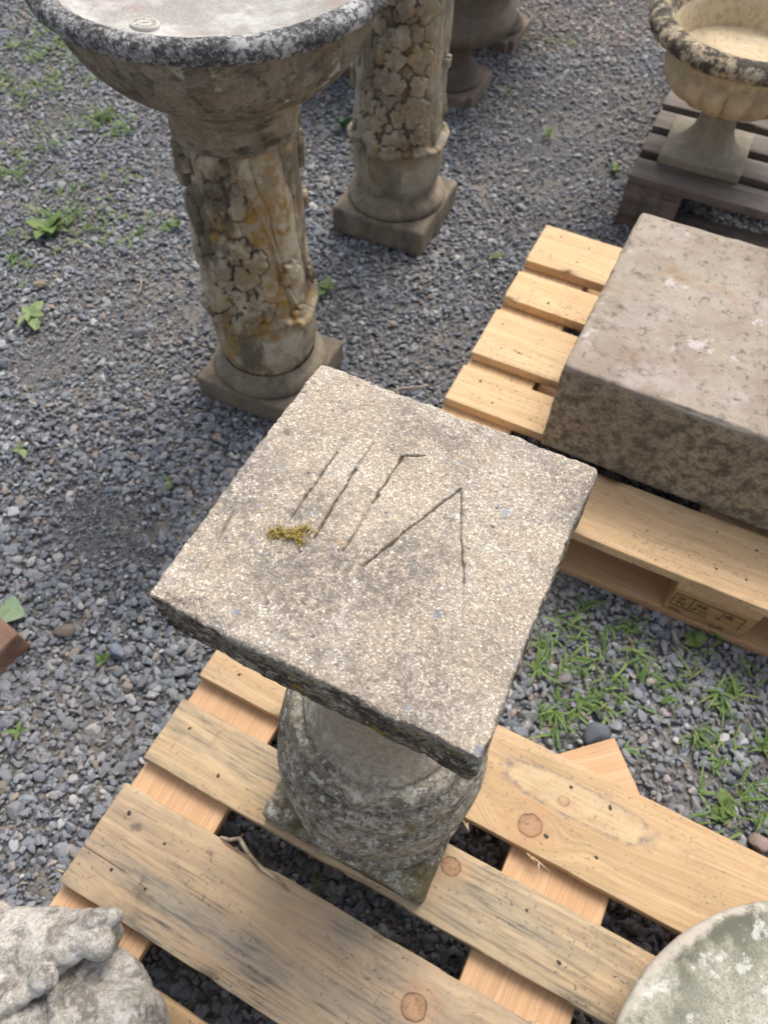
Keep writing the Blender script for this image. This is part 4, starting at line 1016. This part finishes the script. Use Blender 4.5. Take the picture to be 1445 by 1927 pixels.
def weed(x, y, n, l, w_, mat, label, seed, tilt=.25):
    r = random.Random(seed); t = thing('weed', label, 'weed', (x, y, .006), r.uniform(0, 6))
    key = (l, w_, mat.name)
    if key not in LMS:
        LMS[key] = [leaf_mesh(l*q, w_, seed+i) for i, q in enumerate((1, .8, .62))]
        for m_ in LMS[key]: m_.materials.append(mat)
    for k in range(n):
        o = obj('leaf', r.choice(LMS[key]), None, t, (0, 0, .002+.001*k)); o.rotation_euler = (r.uniform(-.4, .4), -r.uniform(-.1, tilt*1.6), k*2.4+r.uniform(-.7, .7)); q = r.uniform(.7, 1.15); o.scale = (q, q*r.uniform(.85, 1.15), q)
weed(-.902, 1.633, 9, .062, .034, LG, 'broad leaved dock weed in the grassy patch at the left', 1)
weed(-.856, 1.318, 11, .05, .022, LP, 'pale green rosette weed on the gravel near the left edge', 2, .1)
weed(.623, 2.01, 5, .034, .018, LG, 'small dark green weed on the gravel beside the dark pallet', 3)
weed(.444, 2.167, 6, .034, .011, LG, 'thin leaved weed on the gravel right of the carved column', 4)
weed(-.164, 2.17, 7, .055, .020, LB, 'bluish green upright weed between the fountain and the carved column', 5, .5)
weed(-.165, 1.453, 5, .036, .02, LG, 'little weed just right of the fountain column', 6)
weed(-.434, .853, 2, .040, .009, LG, 'single grass like sprout left of the sundial slab', 7, .6)
weed(.567, .268, 6, .034, .026, LG, 'glossy broad leaved weed among grass at the right edge of the near pallet', 8)
weed(-.572, 1.675, 4, .04, .014, LG, 'small sprout on gravel left of the fountain column', 9, .5)
weed(-.761, .924, 3, .03, .012, LP, 'tiny pale weed at the far left of the bare patch', 10)
weed(-.484, .470, 3, .03, .010, LG, 'small sprout beside the blue grey pebble at left', 11, .5)
weed(.573, .555, 5, .028, .02, LG, 'leafy weed close to the stamped block of the clean pallet', 12)
weed(.272, 1.602, 4, .03, .009, LG, 'faint weed on gravel left of the clean pallet corner', 13)
weed(-.592, .341, 4, .03, .008, LG, 'small grassy weed near the left end of the near pallet', 14, .5)
me = leaf_mesh(.05, .05, 5, .1, .35); me.materials.append(leaf_mat('fallen_leaf_green', (.22, .31, .19), (.26, .35, .22)))
tag(obj('fallen_leaf', me, None, None, (-.690, .556, .016), R(-10)), 'pale green leaf lying against the brick at the left edge', 'leaf')

def grass(name, label, clumps, seed):
    V = []; F = []; r = random.Random(seed)
    for (cx, cy, sp, n, hh) in clumps:
        for k in range(n):
            px = r.gauss(cx, sp); py = r.gauss(cy, sp); a = r.uniform(0, 6.28)
            for b in range(r.randint(2, 4)):
                an = a+r.gauss(0, .9); l = hh*r.uniform(.5, 1.4); el = r.uniform(.12, .85); w_ = r.uniform(.0008, .0028)
                d = Vector((math.cos(an), math.sin(an), 0)); sd_ = Vector((-d.y, d.x, 0))*w_
                p0 = Vector((px, py, .0)); i = len(V)
                for q in range(5):
                    s_ = q/4; cpt = p0+d*l*s_*math.cos(el*(1-.2*s_))+Vector((0, 0, l*(math.sin(el)*s_*1.2-.55*s_*s_*math.sin(el)*1.2)+.004))
                    ww = 1-s_**2*.95; V += [cpt-sd_*ww, cpt+Vector((0, 0, -.0006)), cpt+sd_*ww]
                for q in range(4):
                    a_ = i+q*3; F += [[a_, a_+1, a_+4, a_+3], [a_+1, a_+2, a_+5, a_+4]]
    t = NT(name+'_blades'); ps = t.node('ShaderNodeNewGeometry')
    c = t.mix(t.node('ShaderNodeNewGeometry').outputs['Random Per Island'], (.075, .145, .035), (.17, .25, .075))
    c = t.mix(t.step(t.noise(25, 3), .6, .7), c, (.24, .19, .09))
    tag(obj(name, mesh(name, V, F), t.finish(c, .55)), label, 'grass', kind='stuff')
g_ = [(x, y, .026, 11, .036) for x, y in [(.283, .471), (.369, .577), (.382, .437), (.47, .529), (.498, .461), (.448, .508), (.531, .387), (.559, .301), (.564, .371), (.644, .365), (.623, .476), (.395, .632), (.318, .553), (.652, .568), (.573, .53), (.554, .236), (.33, .50), (.42, .47), (.35, .43), (.60, .42), (.66, .30), (.60, .25), (.44, .42), (.50, .57), (.28, .52), (.27, .60), (.68, .50), (.31, .41), (.70, .42)]]
g_ = [(x+rnd.uniform(-.015, .015), y+rnd.uniform(-.015, .015), s_*rnd.uniform(.4, 1), max(3, int(n*rnd.uniform(.2, 1.1))), h*rnd.uniform(.8, 1.4)) for x, y, s_, n, h in g_]
grass('grass_at_right', 'thin green grass growing through the gravel between the two pine pallets', g_, 3)
gl = [(-.975, 1.553, .05, 26, .035), (-.916, 2.171, .03, 30, .05), (-.821, 2.107, .03, 16, .04), (-1.0, 2.05, .05, 16, .035), (-1.089, 1.902, .04, 26, .04), (-.902, 1.80, .04, 8, .035), (-.787, 1.76, .02, 4, .03), (-.80, 1.66, .05, 28, .032), (-.70, 1.64, .04, 14, .03), (-.91, 1.70, .03, 16, .05),
      (-1.2, 2.612, .08, 50, .04), (-1.05, 2.55, .07, 30, .04), (-1.185, 2.30, .07, 50, .04), (-1.05, 2.36, .05, 20, .035), (-.60, 1.67, .015, 4, .03), (-.93, 1.02, .02, 6, .03), (.41, 2.83, .05, 20, .03), (.55, 2.75, .03, 8, .03), (-.15, 2.48, .03, 10, .03), (-.77, 1.9, .03, 8, .03), (-.10, .12, .02, 2, .03), (.30, 2.4, .05, 6, .02)]
grass('grass_at_left', 'patchy grass tufts in the gravel behind and left of the fountain', gl, 8)
